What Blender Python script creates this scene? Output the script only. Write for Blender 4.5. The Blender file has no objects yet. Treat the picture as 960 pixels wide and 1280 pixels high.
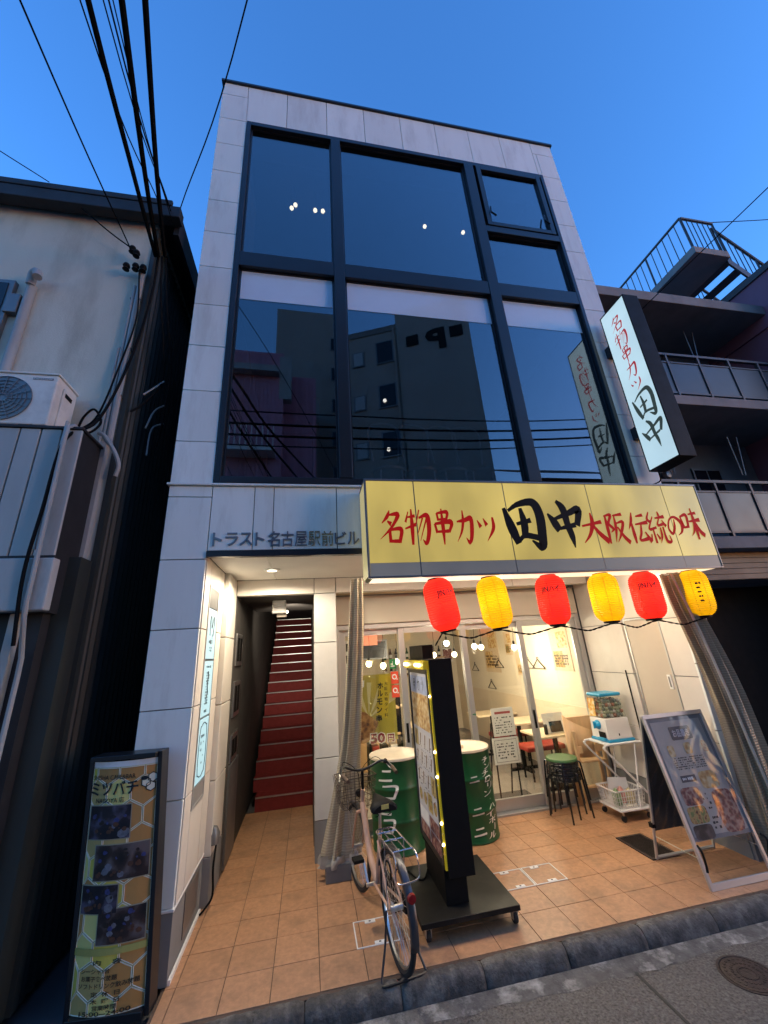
import bpy, bmesh, math, random
from mathutils import Vector, Matrix
random.seed(7)
S = bpy.context.scene
COL = S.collection
PI = math.pi

# ------------------------------------------------------------------ camera
cam = bpy.data.cameras.new('camera')
cam.sensor_fit = 'VERTICAL'; cam.sensor_height = 36.0
cam.lens = 485.0 / 1280.0 * 36.0
cam.clip_start = 0.05; cam.clip_end = 600.0
co = bpy.data.objects.new('camera', cam); COL.objects.link(co)
RT = ((0.9818476, -0.1787787, -0.06335187), (0.00195527, 0.34353095, -0.93913932), (0.18966143, 0.92196782, 0.3376446))
r_, d_, f_ = RT
M = Matrix(((r_[0], -d_[0], -f_[0], 0.0), (r_[1], -d_[1], -f_[1], 0.0), (r_[2], -d_[2], -f_[2], 2.0), (0, 0, 0, 1)))
co.matrix_world = M
S.camera = co

# ------------------------------------------------------------------ sky, sun, exposure
SUN_EL, SUN_ROT = math.radians(2.2), math.radians(121)
W = bpy.data.worlds.new('World'); S.world = W; W.use_nodes = True
nt = W.node_tree; nt.nodes.clear()
sky = nt.nodes.new('ShaderNodeTexSky'); sky.sky_type = 'NISHITA'; sky.sun_disc = False
sky.sun_elevation = SUN_EL; sky.sun_rotation = SUN_ROT
sky.altitude = 0; sky.air_density = 1.2; sky.dust_density = 0.6; sky.ozone_density = 4.7
bg = nt.nodes.new('ShaderNodeBackground'); bg.inputs[1].default_value = 0.15
wo = nt.nodes.new('ShaderNodeOutputWorld')
tint = nt.nodes.new('ShaderNodeVectorMath'); tint.operation = 'MULTIPLY'; tint.inputs[1].default_value = (1.02, 0.985, 1.02)   # camera white balance
nt.links.new(sky.outputs[0], tint.inputs[0]); nt.links.new(tint.outputs[0], bg.inputs[0]); nt.links.new(bg.outputs[0], wo.inputs[0])
sl = bpy.data.lights.new('sun', 'SUN'); sl.energy = 0.022; sl.angle = math.radians(18); sl.color = (0.84, 1.0, 1.0)   # afterglow of the set sun
so = bpy.data.objects.new('sun', sl); COL.objects.link(so)
to_sun = Vector((math.sin(SUN_ROT), math.cos(SUN_ROT), math.tan(math.radians(10)))).normalized()
so.rotation_euler = to_sun.to_track_quat('Z', 'Y').to_euler()
S.view_settings.view_transform = 'Standard'; S.view_settings.look = 'None'
EXPO = 3.35; EM = 0.5 ** EXPO      # lamps and lit signs are set relative to the exposure
S.view_settings.exposure = EXPO; S.view_settings.gamma = 1.0; S.view_settings.use_curve_mapping = False
S.cycles.use_denoising = True
S.cycles.max_bounces = 8; S.cycles.transparent_max_bounces = 16
S.cycles.sample_clamp_indirect = 4.0

# ------------------------------------------------------------------ materials
def mat(name, col, rough=0.6, metal=0.0, var=0.12, scale=3.0, bump=0.0, bscale=60.0, rnd=0.0, emit=None, est=0.0,
        alpha=1.0, streak=0.0, spec=0.5, dirt=None, dirt_amt=0.0, dscale=1.5, detail=4):
    m = bpy.data.materials.new(name); m.use_nodes = True
    t = m.node_tree; n = t.nodes; L = t.links
    b = n['Principled BSDF']
    b.inputs['Roughness'].default_value = rough; b.inputs['Metallic'].default_value = metal
    b.inputs['Specular IOR Level'].default_value = spec
    geo = n.new('ShaderNodeNewGeometry')
    c0 = n.new('ShaderNodeRGB'); c0.outputs[0].default_value = (*col, 1)
    out = c0.outputs[0]
    if var > 0:
        mp = n.new('ShaderNodeMapping'); L.new(geo.outputs['Position'], mp.inputs[0])
        mp.inputs['Scale'].default_value = (1, 1, 1.0 - streak * 0.9)
        nz = n.new('ShaderNodeTexNoise'); nz.inputs['Scale'].default_value = scale; nz.inputs['Detail'].default_value = detail
        nz.inputs['Roughness'].default_value = 0.62
        L.new(mp.outputs[0], nz.inputs['Vector'])
        mr = n.new('ShaderNodeMapRange'); mr.inputs[1].default_value = 0.25; mr.inputs[2].default_value = 0.75
        mr.inputs[3].default_value = 1 - var; mr.inputs[4].default_value = 1 + var
        L.new(nz.outputs[0], mr.inputs[0])
        hs = n.new('ShaderNodeVectorMath'); hs.operation = 'SCALE'
        L.new(out, hs.inputs[0]); L.new(mr.outputs[0], hs.inputs['Scale']); out = hs.outputs[0]
        rr = n.new('ShaderNodeMapRange'); rr.inputs[3].default_value = min(1, rough * 1.15); rr.inputs[4].default_value = rough * 0.85
        L.new(nz.outputs[0], rr.inputs[0]); L.new(rr.outputs[0], b.inputs['Roughness'])
    if rnd > 0:
        oi = n.new('ShaderNodeObjectInfo')
        m2 = n.new('ShaderNodeMapRange'); m2.inputs[3].default_value = 1 - rnd; m2.inputs[4].default_value = 1 + rnd
        L.new(oi.outputs['Random'], m2.inputs[0])
        h2 = n.new('ShaderNodeVectorMath'); h2.operation = 'SCALE'
        L.new(out, h2.inputs[0]); L.new(m2.outputs[0], h2.inputs['Scale']); out = h2.outputs[0]
    if dirt is not None:
        mp = n.new('ShaderNodeMapping'); L.new(geo.outputs['Position'], mp.inputs[0])
        mp.inputs['Scale'].default_value = (1, 1, 1.0 - streak * 0.85); mp.inputs['Location'].default_value = (3.1, 7.7, 1.3)
        nz = n.new('ShaderNodeTexNoise'); nz.inputs['Scale'].default_value = dscale; nz.inputs['Detail'].default_value = 7
        nz.inputs['Roughness'].default_value = 0.68
        L.new(mp.outputs[0], nz.inputs['Vector'])
        mr = n.new('ShaderNodeMapRange'); mr.inputs[1].default_value = 0.5; mr.inputs[2].default_value = 0.72
        mr.inputs[3].default_value = 0; mr.inputs[4].default_value = dirt_amt
        L.new(nz.outputs[0], mr.inputs[0])
        mx = n.new('ShaderNodeMix'); mx.data_type = 'RGBA'
        L.new(mr.outputs[0], mx.inputs[0]); L.new(out, mx.inputs[6]); mx.inputs[7].default_value = (*dirt, 1)
        out = mx.outputs[2]
    L.new(out, b.inputs['Base Color'])
    if bump > 0:
        nb = n.new('ShaderNodeTexNoise'); nb.inputs['Scale'].default_value = bscale; nb.inputs['Detail'].default_value = 3
        L.new(geo.outputs['Position'], nb.inputs['Vector'])
        bp = n.new('ShaderNodeBump'); bp.inputs['Strength'].default_value = bump; bp.inputs['Distance'].default_value = 0.01
        L.new(nb.outputs[0], bp.inputs['Height']); L.new(bp.outputs[0], b.inputs['Normal'])
    if emit is not None:
        b.inputs['Emission Color'].default_value = (*emit, 1); b.inputs['Emission Strength'].default_value = est * EM
    b.inputs['Alpha'].default_value = alpha
    return m

def glass(name, refl, tint, rough=0.0, wav=0.0):
    m = bpy.data.materials.new(name); m.use_nodes = True
    t = m.node_tree; n = t.nodes; L = t.links; n.clear()
    o = n.new('ShaderNodeOutputMaterial'); mx = n.new('ShaderNodeMixShader')
    g = n.new('ShaderNodeBsdfGlossy'); g.inputs['Roughness'].default_value = rough; g.inputs[0].default_value = (0.98, 0.96, 0.95, 1)
    tr = n.new('ShaderNodeBsdfTransparent'); tr.inputs[0].default_value = (*tint, 1)
    g0 = n.new('ShaderNodeNewGeometry'); dt = n.new('ShaderNodeVectorMath'); dt.operation = 'DOT_PRODUCT'
    L.new(g0.outputs['Incoming'], dt.inputs[0]); L.new(g0.outputs['Normal'], dt.inputs[1])
    ab = n.new('ShaderNodeMath'); ab.operation = 'ABSOLUTE'; L.new(dt.outputs['Value'], ab.inputs[0])
    om = n.new('ShaderNodeMath'); om.operation = 'SUBTRACT'; om.inputs[0].default_value = 1.0; L.new(ab.outputs[0], om.inputs[1])
    pw = n.new('ShaderNodeMath'); pw.operation = 'POWER'; L.new(om.outputs[0], pw.inputs[0]); pw.inputs[1].default_value = 3.2
    mr = n.new('ShaderNodeMapRange'); mr.inputs[3].default_value = refl; mr.inputs[4].default_value = 1.0     # grazing views mirror more
    L.new(pw.outputs[0], mr.inputs[0]); L.new(mr.outputs[0], mx.inputs[0])
    L.new(tr.outputs[0], mx.inputs[1]); L.new(g.outputs[0], mx.inputs[2]); L.new(mx.outputs[0], o.inputs[0])
    if wav > 0:
        nz = n.new('ShaderNodeTexNoise'); nz.inputs['Scale'].default_value = 0.9; nz.inputs['Detail'].default_value = 1
        geo = n.new('ShaderNodeNewGeometry'); L.new(geo.outputs['Position'], nz.inputs['Vector'])
        bp = n.new('ShaderNodeBump'); bp.inputs['Strength'].default_value = wav; bp.inputs['Distance'].default_value = 0.02
        L.new(nz.outputs[0], bp.inputs['Height']); L.new(bp.outputs[0], g.inputs['Normal'])
    return m

def glow(name, col, st, base=None, var=0.0, scale=2.0, rough=0.5, streak=0.0):
    """a lit surface: it gives off light of this colour"""
    m = mat(name, base or col, rough, var=0)
    t = m.node_tree; n = t.nodes; L = t.links; b = n['Principled BSDF']
    b.inputs['Emission Strength'].default_value = st * EM
    if var > 0:
        geo = n.new('ShaderNodeNewGeometry'); mp = n.new('ShaderNodeMapping'); L.new(geo.outputs['Position'], mp.inputs[0])
        mp.inputs['Scale'].default_value = (1, 1, 1 - streak * 0.9)
        nz = n.new('ShaderNodeTexNoise'); nz.inputs['Scale'].default_value = scale; nz.inputs['Detail'].default_value = 5
        L.new(mp.outputs[0], nz.inputs['Vector'])
        nz2 = n.new('ShaderNodeTexNoise'); nz2.inputs['Scale'].default_value = scale * 0.45; nz2.inputs['Detail'].default_value = 1
        L.new(geo.outputs['Position'], nz2.inputs['Vector'])
        av = n.new('ShaderNodeMath'); av.operation = 'MULTIPLY_ADD'; L.new(nz2.outputs[0], av.inputs[0]); av.inputs[1].default_value = 1.1; L.new(nz.outputs[0], av.inputs[2])
        mr = n.new('ShaderNodeMapRange'); mr.inputs[1].default_value = 0.75; mr.inputs[2].default_value = 1.35
        mr.inputs[3].default_value = 1 - var; mr.inputs[4].default_value = 1 + var * 0.4
        L.new(av.outputs[0], mr.inputs[0])
        v = n.new('ShaderNodeVectorMath'); v.operation = 'SCALE'; v.inputs[0].default_value = col
        L.new(mr.outputs[0], v.inputs['Scale']); L.new(v.outputs[0], b.inputs['Emission Color'])
    else:
        b.inputs['Emission Color'].default_value = (*col, 1)
    return m

MT = {}
def K(k): return MT[k] if isinstance(k, str) else k
MT['facade'] = mat('facade', (0.78, 0.82, 0.77), 0.42, var=0.07, scale=2.2, rnd=0.05, streak=0.95, dirt=(0.45, 0.43, 0.38), dirt_amt=0.5, dscale=3.5, bump=0.05, bscale=180)
MT['facade_core'] = mat('facade_core', (0.16, 0.16, 0.165), 0.8)
MT['plaster'] = mat('plaster', (0.66, 0.64, 0.60), 0.7, var=0.05, bump=0.08, bscale=220)
MT['black_metal'] = mat('black_metal', (0.012, 0.013, 0.016), 0.35, var=0.2, spec=0.5)
MT['coping'] = mat('coping', (0.02, 0.022, 0.028), 0.4, metal=0.3)
MT['win_glass'] = glass('win_glass', 0.12, (0.55, 0.58, 0.62), wav=0.05)
MT['shop_glass'] = glass('shop_glass', 0.05, (0.93, 0.95, 0.94))
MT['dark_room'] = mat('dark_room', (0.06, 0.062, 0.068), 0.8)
MT['blind'] = mat('blind', (0.60, 0.71, 0.80), 0.7, var=0.04)
MT['blind'].node_tree.nodes['Principled BSDF'].inputs['Coat Weight'].default_value = 1.0
MT['alu'] = mat('alu', (0.50, 0.50, 0.49), 0.38, metal=0.6, var=0.06, streak=0.6)
MT['alu_dark'] = mat('alu_dark', (0.2, 0.2, 0.2), 0.4, metal=0.6)
MT['steel'] = mat('steel', (0.62, 0.62, 0.60), 0.33, metal=1.0, var=0.1)
MT['white_paint'] = mat('white_paint', (0.76, 0.75, 0.72), 0.4, var=0.05)
MT['tile'] = mat('tile', (0.45, 0.240, 0.125), 0.42, var=0.22, scale=26, rnd=0.07, bump=0.10, bscale=120, dirt=(0.26, 0.145, 0.08), dirt_amt=0.85, dscale=4.5, detail=8)
MT['grout'] = mat('grout', (0.10, 0.064, 0.043), 0.9, bump=0.1)
MT['kerb'] = mat('kerb', (0.070, 0.063, 0.055), 0.8, var=0.6, scale=11, rnd=0.15, bump=0.8, bscale=40, dirt=(0.22, 0.20, 0.17), dirt_amt=0.9, dscale=7)
MT['gutter'] = mat('gutter', (0.105, 0.098, 0.088), 0.85, var=0.4, scale=14, bump=0.7, bscale=60, dirt=(0.42, 0.40, 0.36), dirt_amt=0.95, dscale=6)
MT['asphalt'] = mat('asphalt', (0.094, 0.084, 0.073), 0.85, var=0.75, scale=60, bump=1.0, bscale=75, dirt=(0.17, 0.16, 0.15), dirt_amt=0.75, dscale=38)
MT['tar'] = mat('tar', (0.02, 0.02, 0.02), 0.6)
MT['iron'] = mat('iron', (0.05, 0.035, 0.03), 0.6, metal=0.4, var=0.3, scale=20, bump=0.4)
MT['black'] = mat('black', (0.005, 0.005, 0.005), 0.6, var=0.2, scale=8, spec=0.2)
MT['rubber'] = mat('rubber', (0.015, 0.015, 0.015), 0.7)
MT['black_gloss'] = mat('black_gloss', (0.012, 0.012, 0.012), 0.22, var=0.1)
MT['ink'] = mat('ink', (0.012, 0.014, 0.016), 0.55, var=0)
MT['ink_brown'] = mat('ink_brown', (0.05, 0.03, 0.015), 0.55, var=0)
MT['ink_white'] = mat('ink_white', (0.75, 0.76, 0.72), 0.6, var=0.1, scale=20)
MT['red_carpet'] = mat('red_carpet', (0.17, 0.012, 0.010), 0.75, var=0.15, scale=14, bump=0.1)
MT['stair_wall'] = mat('stair_wall', (0.06, 0.055, 0.05), 0.7)
MT['beige'] = mat('beige', (0.52, 0.46, 0.37), 0.5, var=0.04)
MT['cream'] = mat('cream', (0.72, 0.65, 0.52), 0.75, var=0.04, scale=2)
MT['cream2'] = mat('cream2', (0.66, 0.56, 0.42), 0.75, var=0.06, scale=2)
MT['shop_floor'] = mat('shop_floor', (0.22, 0.20, 0.18), 0.5, var=0.15, scale=5)
MT['wood'] = mat('wood', (0.60, 0.39, 0.20), 0.45, var=0.18, scale=12, streak=0.9)
MT['table'] = mat('table', (0.70, 0.58, 0.40), 0.35, var=0.06, scale=10)
MT['red_seat'] = mat('red_seat', (0.30, 0.03, 0.02), 0.5, var=0.1)
MT['green_paint'] = mat('green_paint', (0.010, 0.085, 0.028), 0.34, var=0.18, scale=5, dirt=(0.02, 0.04, 0.02), dirt_amt=0.5, dscale=4)
MT['green_seat'] = mat('green_seat', (0.06, 0.15, 0.05), 0.4, var=0.1)
MT['drum_top'] = mat('drum_top', (0.70, 0.62, 0.48), 0.5, var=0.1, scale=6)
MT['blue_plastic'] = mat('blue_plastic', (0.02, 0.30, 0.52), 0.35, var=0.06)
MT['white_plastic'] = mat('white_plastic', (0.74, 0.72, 0.68), 0.35, var=0.05)
MT['clear'] = glass('clear', 0.06, (0.95, 0.96, 0.95))
MT['pink_frame'] = mat('pink_frame', (0.60, 0.36, 0.24), 0.4, var=0.08)
MT['reflector'] = mat('reflector', (0.25, 0.008, 0.01), 0.25, var=0)
MT['grip'] = mat('grip', (0.09, 0.05, 0.03), 0.55)
MT['rust_wire'] = mat('rust_wire', (0.10, 0.075, 0.055), 0.5, metal=0.5, var=0.4, scale=30)
MT['stucco'] = mat('stucco', (0.64, 0.63, 0.53), 0.9, var=0.10, scale=1.2, streak=0.85, bump=0.25, bscale=90, dirt=(0.34, 0.32, 0.25), dirt_amt=0.6, dscale=2.2)
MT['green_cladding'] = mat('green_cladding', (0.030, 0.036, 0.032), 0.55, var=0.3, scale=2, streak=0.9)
MT['grey_cladding'] = mat('grey_cladding', (0.42, 0.43, 0.41), 0.5, metal=0.0, var=0.15, scale=3, streak=0.85, rnd=0.05, dirt=(0.12, 0.12, 0.11), dirt_amt=0.6, dscale=2.5)
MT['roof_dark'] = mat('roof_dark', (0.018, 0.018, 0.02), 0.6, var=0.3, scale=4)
MT['grey_pvc'] = mat('grey_pvc', (0.36, 0.37, 0.36), 0.5, var=0.15, scale=6, streak=0.8)
MT['ac_white'] = mat('ac_white', (0.76, 0.75, 0.68), 0.45, var=0.08, scale=2.5, dirt=(0.22, 0.21, 0.19), dirt_amt=0.4, dscale=3)
MT['cable'] = mat('cable', (0.008, 0.008, 0.008), 0.85, var=0, spec=0.1)
MT['frosted'] = mat('frosted', (0.42, 0.46, 0.46), 0.35, var=0.25, scale=60)
MT['concrete'] = mat('concrete', (0.21, 0.21, 0.205), 0.8, var=0.14, scale=1.8, streak=0.4, dirt=(0.10, 0.10, 0.10), dirt_amt=0.5, dscale=1.2)
MT['concrete_dark'] = mat('concrete_dark', (0.10, 0.10, 0.105), 0.85, var=0.15, scale=2)
MT['apt_panel'] = mat('apt_panel', (0.026, 0.032, 0.038), 0.4, var=0.06, rnd=0.04)
MT['dark_rail'] = mat('dark_rail', (0.07, 0.07, 0.075), 0.5, metal=0.3)
MT['pink_wall'] = mat('pink_wall', (0.26, 0.115, 0.16), 0.75, var=0.1, scale=1.5, streak=0.7)
MT['tower'] = mat('tower', (0.36, 0.34, 0.31), 0.85, var=0.08, scale=0.6)
MT['dark_glass'] = mat('dark_glass', (0.01, 0.011, 0.014), 0.12, var=0)
MT['guard'] = mat('guard', (0.10, 0.10, 0.105), 0.3, metal=0.7, var=0.2)
MT['shutter'] = mat('shutter', (0.05, 0.05, 0.052), 0.5, metal=0.3)

# ------------------------------------------------------------------ mesh helpers
class MB:
    def __init__(s): s.v = []; s.f = []
    def add(s, vs, fs):
        o = len(s.v); s.v += [tuple(p) for p in vs]; s.f += [tuple(i + o for i in f) for f in fs]; return s
    def box(s, x0, x1, y0, y1, z0, z1):
        return s.add([(x0, y0, z0), (x1, y0, z0), (x1, y1, z0), (x0, y1, z0), (x0, y0, z1), (x1, y0, z1), (x1, y1, z1), (x0, y1, z1)],
                     [(0, 3, 2, 1), (4, 5, 6, 7), (0, 1, 5, 4), (1, 2, 6, 5), (2, 3, 7, 6), (3, 0, 4, 7)])
    def quad(s, a, b, c, d): return s.add([a, b, c, d], [(0, 1, 2, 3)])
    def prism(s, poly, fn, t0, t1):
        """poly: 2d outline, fn(u, v, t) -> point"""
        n = len(poly)
        vs = [fn(u, v, t0) for u, v in poly] + [fn(u, v, t1) for u, v in poly]
        fs = [tuple(range(n))[::-1], tuple(range(n, 2 * n))] + [(i, (i + 1) % n, n + (i + 1) % n, n + i) for i in range(n)]
        return s.add(vs, fs)
    def tube(s, pts, r, n=8, closed=False, r1=None):
        P = [Vector(p) for p in pts]; m = len(P); vs = []; fs = []
        up = None
        for i, p in enumerate(P):
            if closed: t = P[(i + 1) % m] - P[i - 1]
            else: t = P[min(i + 1, m - 1)] - P[max(i - 1, 0)]
            t.normalize()
            if up is None:
                up = t.orthogonal().normalized()
            else:
                up = up - t * up.dot(t)
                up = up.normalized() if up.length > 1e-6 else t.orthogonal().normalized()
            w = t.cross(up)
            rr = r if r1 is None else r + (r1 - r) * i / (m - 1)
            for k in range(n):
                a = 2 * PI * k / n
                vs.append(p + up * (rr * math.cos(a)) + w * (rr * math.sin(a)))
        for i in range(m if closed else m - 1):
            j = (i + 1) % m
            for k in range(n):
                fs.append((i * n + k, i * n + (k + 1) % n, j * n + (k + 1) % n, j * n + k))
        if not closed:
            fs.append(tuple(range(n))[::-1]); fs.append(tuple((m - 1) * n + k for k in range(n)))
        return s.add(vs, fs)
    def lathe(s, c, prof, n=24, axis='Z', cap=True):
        vs = []; fs = []
        for r, h in prof:
            for k in range(n):
                a = 2 * PI * k / n; x, y = r * math.cos(a), r * math.sin(a)
                if axis == 'Z': q = (x, y, h)
                elif axis == 'Y': q = (x, h, y)
                else: q = (h, x, y)
                vs.append((c[0] + q[0], c[1] + q[1], c[2] + q[2]))
        m = len(prof)
        for i in range(m - 1):
            for k in range(n):
                fs.append((i * n + k, i * n + (k + 1) % n, (i + 1) * n + (k + 1) % n, (i + 1) * n + k))
        if cap:
            fs.append(tuple(range(n))[::-1]); fs.append(tuple((m - 1) * n + k for k in range(n)))
        return s.add(vs, fs)
    def grid(s, fn, nu, nv):
        vs = [fn(i / nu, j / nv) for j in range(nv + 1) for i in range(nu + 1)]
        fs = [(j * (nu + 1) + i, j * (nu + 1) + i + 1, (j + 1) * (nu + 1) + i + 1, (j + 1) * (nu + 1) + i) for j in range(nv) for i in range(nu)]
        return s.add(vs, fs)
    def ball(s, c, r, n=12):
        prof = [(max(1e-4, r * math.sin(PI * i / (n // 2 + 2))), -r * math.cos(PI * i / (n // 2 + 2))) for i in range(n // 2 + 3)]
        return s.lathe(c, prof, n)
    def obj(s, name, m, parent=None, bevel=0.0, smooth=False, local=False, label=None, kind=None):
        me = bpy.data.meshes.new(name); me.from_pydata(s.v, [], s.f); me.update()
        bm = bmesh.new(); bm.from_mesh(me); bmesh.ops.recalc_face_normals(bm, faces=bm.faces); bm.to_mesh(me); bm.free()
        if smooth:
            me.shade_smooth(); me.set_sharp_from_angle(angle=math.radians(40))
        return link(name, me, m, parent, bevel, local, label, kind)

def link(name, me, m, parent=None, bevel=0.0, local=False, label=None, kind=None):
    o = bpy.data.objects.new(name, me)
    if m is not None and not me.materials: me.materials.append(K(m))
    COL.objects.link(o)
    if parent is not None:
        o.parent = parent
        if parent.type == 'EMPTY' and not local:
            o.matrix_parent_inverse = parent.matrix_basis.inverted()
    if bevel > 0:
        b = o.modifiers.new('bevel', 'BEVEL'); b.width = bevel; b.segments = 2; b.limit_method = 'ANGLE'; b.angle_limit = math.radians(50)
    if label: o['label'] = label
    if kind: o['kind'] = kind
    return o

def thing(name, label, cat, loc=(0, 0, 0), rz=0.0, group=None):
    o = bpy.data.objects.new(name, None); COL.objects.link(o)
    o.empty_display_size = 0.1
    o.matrix_basis = Matrix.Translation(Vector(loc)) @ Matrix.Rotation(rz, 4, 'Z')
    o['label'] = label; o['category'] = cat
    if group: o['group'] = group
    return o
def tag(o, label, cat, group=None):
    o['label'] = label; o['category'] = cat
    if group: o['group'] = group
    return o
def struct(o): o['kind'] = 'structure'; return o
def bx(name, x0, x1, y0, y1, z0, z1, m, parent=None, bevel=0.0, **k):
    return MB().box(x0, x1, y0, y1, z0, z1).obj(name, m, parent, bevel, **k)
def tb(name, pts, r, m, parent=None, n=8, **k):
    return MB().tube(pts, r, n).obj(name, m, parent, smooth=True, **k)
def spline(pts, seg=6):
    P = [Vector(p) for p in pts]; out = []
    for i in range(len(P) - 1):
        p0 = P[i - 1] if i else P[0] * 2 - P[1]; p1, p2 = P[i], P[i + 1]
        p3 = P[i + 2] if i + 2 < len(P) else P[-1] * 2 - P[-2]
        for k in range(seg):
            t = k / seg
            out.append(0.5 * ((2 * p1) + (p2 - p0) * t + (2 * p0 - 5 * p1 + 4 * p2 - p3) * t * t + (3 * p1 - p0 - 3 * p2 + p3) * t ** 3))
    out.append(P[-1]); return out

# lettering -----------------------------------------------------------------
_tc = {}
def text2d(body, bold=0.0, res=2):
    key = (body, bold)
    if key in _tc: return _tc[key]
    c = bpy.data.curves.new('txt', 'FONT'); c.body = body; c.resolution_u = res; c.offset = bold
    o = bpy.data.objects.new('txt', c); COL.objects.link(o)
    dg = bpy.context.evaluated_depsgraph_get(); dg.update()
    me = bpy.data.meshes.new_from_object(o.evaluated_get(dg))
    vs = [(v.co.x, v.co.y) for v in me.vertices]; fs = [tuple(p.vertices) for p in me.polygons]
    bpy.data.objects.remove(o); bpy.data.curves.remove(c); bpy.data.meshes.remove(me)
    xs = [v[0] for v in vs] or [0]; ys = [v[1] for v in vs] or [0]
    cx, cy = (min(xs) + max(xs)) / 2, (min(ys) + max(ys)) / 2
    w, h = max(xs) - min(xs), max(ys) - min(ys)
    _tc[key] = ([(x - cx, y - cy) for x, y in vs], fs, w, h)
    return _tc[key]
def text(name, body, w, h, fn, m, parent, bold=0.0, **k):
    """text stretched to w x h (h None keeps the shape); fn(u, v) -> point on the surface"""
    vs, fs, tw, th = text2d(body, bold)
    sx = w / max(tw, 1e-6); sy = (h / max(th, 1e-6)) if h else sx
    return MB().add([fn(x * sx, y * sy) for x, y in vs], fs).obj(name, m, parent, **k)
def plane_fn(o, ux, uy, off=0.0, un=None):
    o, ux, uy = Vector(o), Vector(ux), Vector(uy)
    nn = Vector(un) if un is not None else ux.cross(uy)
    return lambda u, v, t=0.0: o + ux * u + uy * v + nn * (off + t)

BRUSH = {
 '名': [[(45,98,2),(35,80,8),(12,60,2)], [(38,84,3),(78,86,9),(62,60,7),(38,38,5),(3,14,1)], [(34,66,3),(50,57,8)], [(42,40,6),(44,4,7)], [(40,40,4),(88,42,8),(80,4,7)], [(44,8,5),(82,8,7)]],
 '物': [[(16,92,2),(3,62,5)], [(12,76,3),(42,80,6)], [(0,44,3),(44,56,7)], [(28,99,3),(28,50,8),(26,0,5)], [(60,97,3),(44,56,2)], [(56,74,4),(90,80,9),(94,40,9),(80,4,7),(66,14,1)], [(72,74,4),(46,26,1)], [(88,74,4),(56,10,1)]],
 '串': [[(28,88,5),(32,66,5)], [(28,87,4),(76,90,7),(69,68,6)], [(32,69,4),(68,70,5)], [(14,58,5),(22,32,6)], [(14,57,4),(90,62,9),(78,34,6)], [(22,35,4),(78,37,6)], [(50,100,3),(51,50,9),(50,0,3)]],
 'カ': [[(10,64,3),(50,68,8),(88,72,11),(82,24,11),(66,2,8),(50,16,1)], [(46,99,3),(44,66,8),(30,34,6),(2,4,1)]],
 'ツ': [[(8,74,2),(22,50,9)], [(38,80,2),(52,56,9)], [(84,84,5),(82,46,9),(44,2,1)]],
 '田': [[(6,84,5),(18,44,13),(30,10,9)], [(16,78,5),(44,92,9),(82,96,12),(95,70,14),(92,26,14),(86,2,11),(64,16,2)], [(48,84,5),(52,52,11),(48,22,10)], [(32,50,5),(70,58,8)], [(30,14,6),(50,26,8),(88,20,8)]],
 '中': [[(4,72,3),(20,52,12),(30,36,10)], [(20,60,5),(62,72,9),(96,80,13),(84,46,10)], [(32,40,5),(80,48,8)], [(36,100,5),(52,82,12),(56,50,11),(62,24,10),(64,0,2)]],
 '大': [[(4,56,4),(50,64,6),(86,70,8)], [(48,100,3),(48,66,9),(30,30,7),(0,2,2)], [(46,62,4),(70,30,8),(100,4,10)]],
 '阪': [[(6,90,3),(38,94,7),(22,66,6),(38,48,6),(24,36,2)], [(12,92,4),(12,50,8),(10,0,4)], [(48,92,3),(92,97,7)], [(54,92,3),(50,50,7),(36,4,1)], [(56,66,3),(88,70,7),(66,30,6),(44,4,1)], [(58,54,3),(78,22,7),(100,2,8)]],
 '伝': [[(32,99,3),(20,70,7),(0,44,1)], [(20,68,4),(20,30,8),(20,0,4)], [(48,86,3),(84,91,7)], [(36,60,3),(98,67,8)], [(64,60,4),(54,32,6),(42,10,5),(90,16,8)], [(74,36,3),(94,4,9)]],
 '統': [[(24,99,3),(8,76,6),(24,66,5)], [(38,84,3),(6,46,5),(44,50,5)], [(24,46,4),(24,2,6)], [(10,30,3),(2,10,5)], [(36,30,3),(46,14,6)], [(70,100,3),(72,86,7)], [(48,79,3),(98,84,7)], [(68,79,3),(54,57,5),(90,62,6)], [(80,73,2),(94,53,7)], [(62,50,3),(58,24,6),(44,2,1)], [(76,52,4),(76,14,7),(85,5,6),(99,8,5),(97,26,2)]],
 'の': [[(56,78,3),(46,40,8),(22,10,8),(6,36,6),(26,76,6),(62,88,8),(95,60,10),(86,22,8),(56,2,2)]],
 '味': [[(4,74,4),(10,36,6)], [(4,73,4),(36,77,7),(31,38,6)], [(10,38,4),(32,41,5)], [(48,80,3),(90,85,6)], [(42,57,3),(100,63,8)], [(68,100,3),(68,50,9),(66,0,5)], [(66,57,4),(54,28,5),(36,12,1)], [(70,57,4),(84,26,8),(102,12,8)]],
}
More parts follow.
